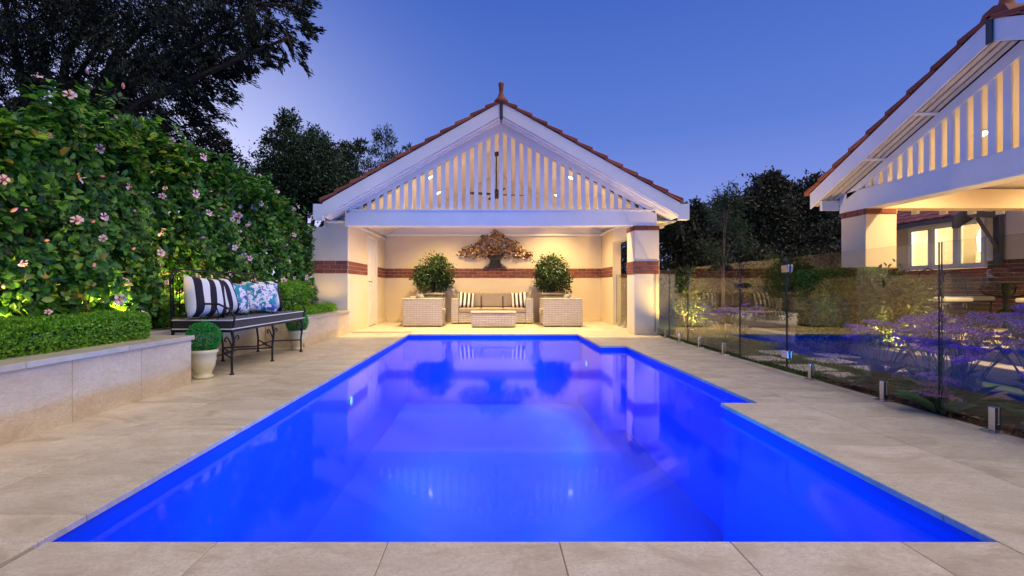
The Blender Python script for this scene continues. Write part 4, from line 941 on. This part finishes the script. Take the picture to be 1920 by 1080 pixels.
# ================================================================== house with verandah
GX, GY, GS, GA = 5.75, 5.09, .459, 3.84
HZ = .27
house = thing('house', 'cream and red brick house with a white slatted verandah gable', 'house', (8, 6, 0))
def zg(y, top_): return top_-GS*abs(y-GY)
tb = MB(); tb.box(5.42, 10.2, .5, 12.5, -.1, HZ-.03); tb.build('terrace', 'grout', kind='structure')
terr = bpy.data.objects['terrace']
for i in range(8):
    for j in range(19):
        x0, y0 = 5.40+i*.6, .5+j*.62; inst('paver', _pm.setdefault('t', MB().box(-.298, .298, -.308, .308, -.03, 0).mesh('paver', 'deck_travertine', bevel=.004)), terr, (x0+.3, y0+.31, HZ))
for i in range(19): inst('step_stone', _pm.setdefault('s', MB().box(-.16, .16, -.308, .308, -.16, 0).mesh('step_stone', 'deck_travertine', bevel=.006)), terr, (5.24, .81+i*.62, .125))
# columns
for y0 in (7.2, 2.5):
    bx('column', 'cream_render', house, GX, GX+.48, y0, y0+.5, HZ, 2.055, .006); bx('column_cap', 'mortar', house, GX-.004, GX+.484, y0-.004, y0+.504, 2.055, 2.14)
    if y0 > 5:
        brick_band(house, (GX-.004, y0), (GX+.484, y0), 2.055, 1, (0, -1)); brick_band(house, (GX, y0+.5), (GX, y0+.002), 2.055, 1, (-1, 0), 1)
        brick_band(house, (GX-.004, y0), (GX+.484, y0), .98, 3, (0, -1)); brick_band(house, (GX, y0+.5), (GX, y0+.002), .98, 3, (-1, 0), 1)
wood('beam', 'white_paint', house, GX, GX+.26, 2.45, 7.74, 2.143, 2.457, .006)
wood('side_beam', 'cream_render', house, GX+.262, 9.98, 7.30, 7.56, 2.16, 2.46, .006)
for k_ in range(8): bx('rafter_tail', 'white_paint', house, 6.42+k_*.46, 6.46+k_*.46, 7.57, 7.68, 2.12, 2.20)
GC = 3.60
for k_ in range(-16, 17):
    y = GY+k_*.162; a, b = y-.041, y+.041
    if zg(y, GC-.03)-2.46 > .02 and abs(k_) < 17:
        MB().prism([(a, 2.46), (b, 2.46), (b, zg(b, GC-.03)), (y, zg(y, GC-.03)), (a, zg(a, GC-.03))], 'x', GX+.028, GX+.052).build('slat', 'white_paint', house)
BX_ = 5.45
for s in (-1, 1):
    ye = GY+s*2.49; MB().prism([(GY, GC), (ye, zg(ye, GC)), (ye, zg(ye, GC-.14)+.04), (GY, GC-.15)], 'x', GX, GX+.026).build('gable_chord', 'white_paint', house)
    ye = GY+s*2.88
    MB().prism([(GY+s*.012, GA), (ye, zg(ye, GA)), (ye, zg(ye, GA)-.26), (GY+s*.012, GA-.25)], 'x', BX_-.03, BX_).build('barge_board', 'white_paint', house, bevel=.004)
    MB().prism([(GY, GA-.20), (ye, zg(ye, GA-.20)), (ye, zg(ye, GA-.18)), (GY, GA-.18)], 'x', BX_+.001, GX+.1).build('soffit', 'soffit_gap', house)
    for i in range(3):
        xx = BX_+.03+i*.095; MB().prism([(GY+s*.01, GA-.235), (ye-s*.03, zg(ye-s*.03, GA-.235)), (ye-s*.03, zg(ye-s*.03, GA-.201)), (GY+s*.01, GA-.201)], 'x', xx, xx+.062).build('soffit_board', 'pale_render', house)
    for yy in (GY+s*.95, GY+s*1.75): MB().prism([(yy-.02, zg(yy-.02, GA-.25)), (yy+.02, zg(yy+.02, GA-.25)), (yy+.02, zg(yy+.02, GA-.236)), (yy-.02, zg(yy-.02, GA-.236))], 'x', BX_+.005, GX-.002).build('soffit_strap', 'white_paint', house)
    MB().prism([(GY, GA+.001), (ye, zg(ye, GA)+.001), (ye, zg(ye, GA)+.034), (GY, GA+.034)], 'x', BX_-.02, BX_+.2).build('verge_strip', 'dark_strip', house)
    MB().prism([(GY, GA-.15), (ye, zg(ye, GA-.15)), (ye, zg(ye, GA)+.03), (GY, GA+.03)], 'x', BX_+.2, 10.4).build('roof', 'terracotta', house)
    MB().prism([(GY, 3.54), (GY+s*2.5, 3.54-GS*2.5), (GY+s*2.5, 3.57-GS*2.5), (GY, 3.57)], 'x', GX+.06, 10.0).build('ceiling', 'ceiling_paint', house)
    nT = 9; stp = 2.98/nT
    for i in range(nT):
        ya, yb = GY+s*(3.0-i*stp), GY+s*(3.0-(i+1)*stp-.05); za, zb = zg(ya, GA)+.075, zg(yb, GA)+.036
        MB().prism([(ya, za-.04), (ya, za+.03), (yb, zb+.022), (yb, zb-.022)], 'x', BX_-.055, BX_+.22).build('roof_tile', 'terracotta', house, bevel=.008)
    y0, y1 = sorted((ye, ye+s*.15)); zz = zg(ye, GA); bx('gutter', 'white_paint', house, BX_+.1, 10.2, y0, y1, zz-.16, zz-.02, .01)
bx('eave_bracket', 'white_paint', house, BX_+.02, GX-.002, 7.74, 7.80, 2.20, 2.36)
MB().box(BX_-.05, BX_-.031, GY-.035, GY+.035, GA-.27, GA+.02).build('apex_strip', 'dark_trim', house, bevel=.003)
MB().prism([(GY-.17, GA-.02), (GY-.11, GA+.10), (GY, GA+.14), (GY+.11, GA+.10), (GY+.17, GA-.02)], 'x', BX_+.0, 10.4).build('ridge_tile', 'terracotta', house)
MB().lathe([(.12, -.02), (.115, .05), (.09, .085), (.07, .13), (.055, .19), (.045, .25), (.05, .29), (.062, .40), (.03, .46)], (BX_+.14, GY, GA+.02), 12).build('finial', 'terracotta', house, smooth=True)
# house wall at the back of the terrace: brick below, render above, window bay
HX = 10.0
hw = MB(); hw.box(HX, HX+.2, .5, 9.46, HZ-.1, 3.1); hw.box(HX, HX+.2, 11.2, 13, HZ-.1, 3.1); hw.box(HX, HX+.2, 9.46, 11.2, HZ-.1, 1.30); hw.box(HX, HX+.2, 9.46, 11.2, 2.36, 3.1); hw.build('house_wall', 'cream_render', house)
nb_ = 12
brick_band(house, (HX, 9.44), (HX, 8.0), HZ, 14, (-1, 0)); brick_band(house, (HX, 11.6), (HX, 9.44), HZ, 11, (-1, 0))
sill = MB()
for i in range(16):
    y = 9.42+i*.115; inst('sill_tile', _pm.setdefault('w', MB().add([(-.17, -.054, -.10), (.02, -.054, -.02), (.02, -.054, .02), (-.17, -.054, -.06), (-.17, .054, -.10), (.02, .054, -.02), (.02, .054, .02), (-.17, .054, -.06)], [(0, 1, 2, 3), (7, 6, 5, 4), (0, 4, 5, 1), (1, 5, 6, 2), (2, 6, 7, 3), (3, 7, 4, 0)]).mesh('sill_tile', 'terracotta', bevel=.005)), house, (HX-.01, y, 1.31))
win = thing('tmp', '', '', (0, 0, 0)); bpy.data.objects.remove(win)
wf = MB(); X0, X1 = HX-.05, HX+.06
ys = [9.46, 10.04, 10.62, 11.2]
wf.box(X0, X1, 9.46, 11.2, 1.335, 1.40); wf.box(X0, X1, 9.46, 11.2, 2.28, 2.36)
for i, y in enumerate(ys): wf.box(X0+.0015, X1-.0015, max(9.462, y-.05), min(11.198, y+.05), 1.4005, 2.2795)
wnd = wf.build('window', 'white_paint', house, bevel=.004)
for i in range(3):
    bx('pane', 'window_glass', wnd, HX-.003, HX+.003, ys[i]+.052, ys[i+1]-.052, 1.402, 2.278)
    sa = MB(); a, b = ys[i]+.052, ys[i+1]-.052
    for q in ((a, a+.035, 1.402, 2.278), (b-.035, b, 1.402, 2.278), (a+.0352, b-.0352, 1.402, 1.44), (a+.0352, b-.0352, 2.24, 2.278)): sa.box(HX-.03, HX-.004, *q)
    sa.build('sash', 'white_paint', wnd)
# room behind the window
rm = MB(); rm.box(13, 13.1, 8, 13, .2, 2.9); rm.box(HX+.2, 13, 12.9, 13, .2, 2.9); rm.box(HX+.2, 13, 8, 8.1, .2, 2.9); rm.box(HX+.2, 13, 8.1, 12.9, 2.7, 2.8); rm.box(HX+.2, 13, 8.1, 12.9, .2, .27); rm.build('room', 'pale_render', house)
bx('bookcase', 'white_paint', None, 12.6, 12.98, 11.0, 12.2, .27, 1.9, .01, label='white cabinet inside the lit room behind the window', cat='cabinet')
bx('mantel', 'white_paint', None, 12.7, 12.98, 8.9, 10.4, .271, 1.75, .01, label='white fireplace surround inside the lit room', cat='fireplace')
rs = thing('red_armchair', 'red upholstered chair inside the lit room', 'armchair', (11.6, 11.0, .27)); soft('seat', 'red_sofa', rs, 11.2, 12.0, 10.6, 11.6, .272, .75, .06); soft('backrest', 'red_sofa', rs, 11.8, 12.05, 10.6, 11.6, .752, 1.5, .08)
pd = thing('pendant_lamp', 'lit glass pendant lamp hanging in the room behind the window', 'lamp', (11.1, 10.5, 1.9))
MB().lathe([(.05, -.22), (.14, -.2), (.16, .1), (.12, .28), (.03, .32)], (11.1, 10.5, 1.95), 14).build('shade', 'pendant_glow', pd, smooth=True); MB().tube([(11.1, 10.5, 2.27), (11.1, 10.5, 2.69)], .01, 6).build('cord', 'bronze', pd)
light('room_lamp', 'POINT', (11.4, 10.0, 2.3), 420, (1, .80, .52), .2)
# hood roof over the window with its bracket
hood = MB(); e0, e1, hy0, hy1 = 9.25, 10.0, 9.3, 12.2
hood.prism([(e0, 2.33), (e1, 2.78), (e1, 2.74), (e0, 2.29)], 'y', hy0, hy1).build('hood_board', 'grey_timber', house)
tm_ = MB().add([(-.09, -.125, 0), (.10, -.125, .06), (.10, .125, .06), (-.09, .125, 0), (-.09, -.125, .022), (.10, -.125, .075), (.10, .125, .075), (-.09, .125, .022), (-.09, 0, .045), (.10, 0, .095)],
                [(0, 3, 2, 1), (4, 5, 9, 8), (8, 9, 6, 7), (0, 1, 5, 4), (3, 7, 6, 2), (0, 4, 8, 7, 3), (1, 2, 6, 9, 5)]).mesh('hood_tile', 'red_tile', bevel=0)
sl_ = (2.78-2.33)/(e1-e0)
for i in range(5):
    for j in range(11):
        x = e0+.03+i*.165; y = hy0+.13+j*.255; inst('hood_tile', tm_, house, (x, y, 2.34+sl_*(x-e0)+.01), (0, -math.atan(sl_)+.31, 0), (1, .98, 1))
bx('hood_gutter', 'grey_timber', house, e0-.10, e0-.002, hy0, hy1, 2.24, 2.33, .01)
MB().prism([(e0-.12, 2.10), (e0-.02, 2.10), (e1, 2.60), (e1, 2.82), (e0-.12, 2.36)], 'y', hy0-.05, hy0-.002).build('hood_barge', 'grey_timber', house, bevel=.004)
bx('hood_post', 'grey_timber', house, 9.86, 9.96, 9.10, 9.22, 1.36, 2.6, .006)
MB().tube([(9.93, 9.16, 1.62), (9.5, 9.16, 2.28)], .04, 4).build('hood_brace', 'grey_timber', house)
bx('hood_arm', 'grey_timber', house, 9.3, 9.855, 9.11, 9.21, 2.30, 2.40, .006)
# verandah downlights
ga = math.atan(GS)
for x, y, lb in ((6.57, 6.29, 'lit downlight in the verandah ceiling seen between the gable slats'), (6.57, 3.9, 'verandah downlight near the slats, out of frame to the right'), (8.7, 6.29, 'verandah downlight deeper over the dining table'), (8.7, 3.9, 'verandah downlight deeper and nearest the viewer')):
    downlight(x, y, 3.535-GS*abs(y-GY), (ga if y < GY else -ga), lb, 'downlights in the verandah ceiling', 340, 'x', 145, (1, .70, .34))
# dining set on the terrace
dt_ = thing('dining_table', 'dark iron dining table under the verandah', 'table', (8.35, 7.5, HZ)); tx, ty = 8.35, 7.6
MB().lathe([(.03, -.012), (.72, -.012), (.74, 0), (.72, .012), (.03, .012)], (tx, ty, HZ+.73), 32).build('table_top', 'iron', dt_, smooth=False)
tl = MB().lathe([(.06, 0), (.045, .1), (.035, .4), (.06, .715)], (tx, ty, HZ), 12)
for k_ in range(4):
    a = k_*math.pi/2+.4; c, s = math.cos(a), math.sin(a); tl.tube([(tx+.04*c, ty+.04*s, HZ+.3), (tx+.22*c, ty+.22*s, HZ+.15), (tx+.36*c, ty+.36*s, HZ+.012)], .016, 6)
    tl.tube([(tx+.04*c, ty+.04*s, HZ+.5), (tx+.26*c, ty+.26*s, HZ+.55), (tx+.34*c, ty+.34*s, HZ+.66), (tx+.26*c, ty+.26*s, HZ+.70)], .012, 6)
tl.build('pedestal', 'iron', dt_)
def dchair(label, loc, rz):
    t = thing('dining_chair', label, 'chair', (0, 0, 0), 'iron chairs round the dining table')
    for sx, sy in ((-.2, -.2), (.2, -.2), (.2, .2), (-.2, .2)): MB().tube([(sx, sy, .42), (sx*.95, sy*.95, .2), (sx*1.1, sy*1.1, .0)], .012, 6).build('leg', 'iron', t)
    bx('seat', 'iron', t, -.23, .23, -.23, .23, .41, .43, .005); cu = bx('seat_cushion', 'cream_fabric', t, -.24, .24, -.24, .24, .431, .50, .025, seg=3)
    for sx in (-.2, .2):
        b_ = MB()
        for dx, dz in ((-.05, .03), (.05, .03), (-.03, -.13), (.035, -.16)): b_.add([(sx, .245, .45), (sx+dx-.015, .26, .45+dz+.015), (sx+dx*1.3, .27, .45+dz*1.2), (sx+dx+.015, .262, .45+dz-.015), (sx+dx, .25, .45+dz)], [(0, 1, 2), (0, 2, 3), (0, 1, 4), (2, 3, 4)])
        b_.build('tie_bow', 'white_fabric', cu)
    bk = MB().tube([(-.21, .22, .42), (-.22, .26, .75), (-.15, .28, .92), (0, .285, .97), (.15, .28, .92), (.22, .26, .75), (.21, .22, .42)], .012, 6)
    for cx_ in (-.08, .08): bk.tube([(cx_+.07*math.cos(a), .265, .70+.09*math.sin(a)) for a in [i*.52 for i in range(13)]], .008, 5)
    bk.build('backrest', 'iron', t); t.location = loc; t.rotation_euler = (0, 0, rz); return t
c1 = dchair('iron dining chair with white tie bows nearest the clipped hedge', (7.50, 7.75, HZ), R(90))
for lb, x, y, rz in (('iron dining chair with cream cushion on the near side of the table', 8.15, 6.85, 180), ('iron dining chair with cream cushion at the right of the table', 9.0, 6.95, 215), ('iron dining chair on the house side of the table', 8.6, 8.45, 0)):
    c = copy_tree(c1, label=lb); c.location = (x, y, HZ); c.rotation_euler = (0, 0, R(rz))
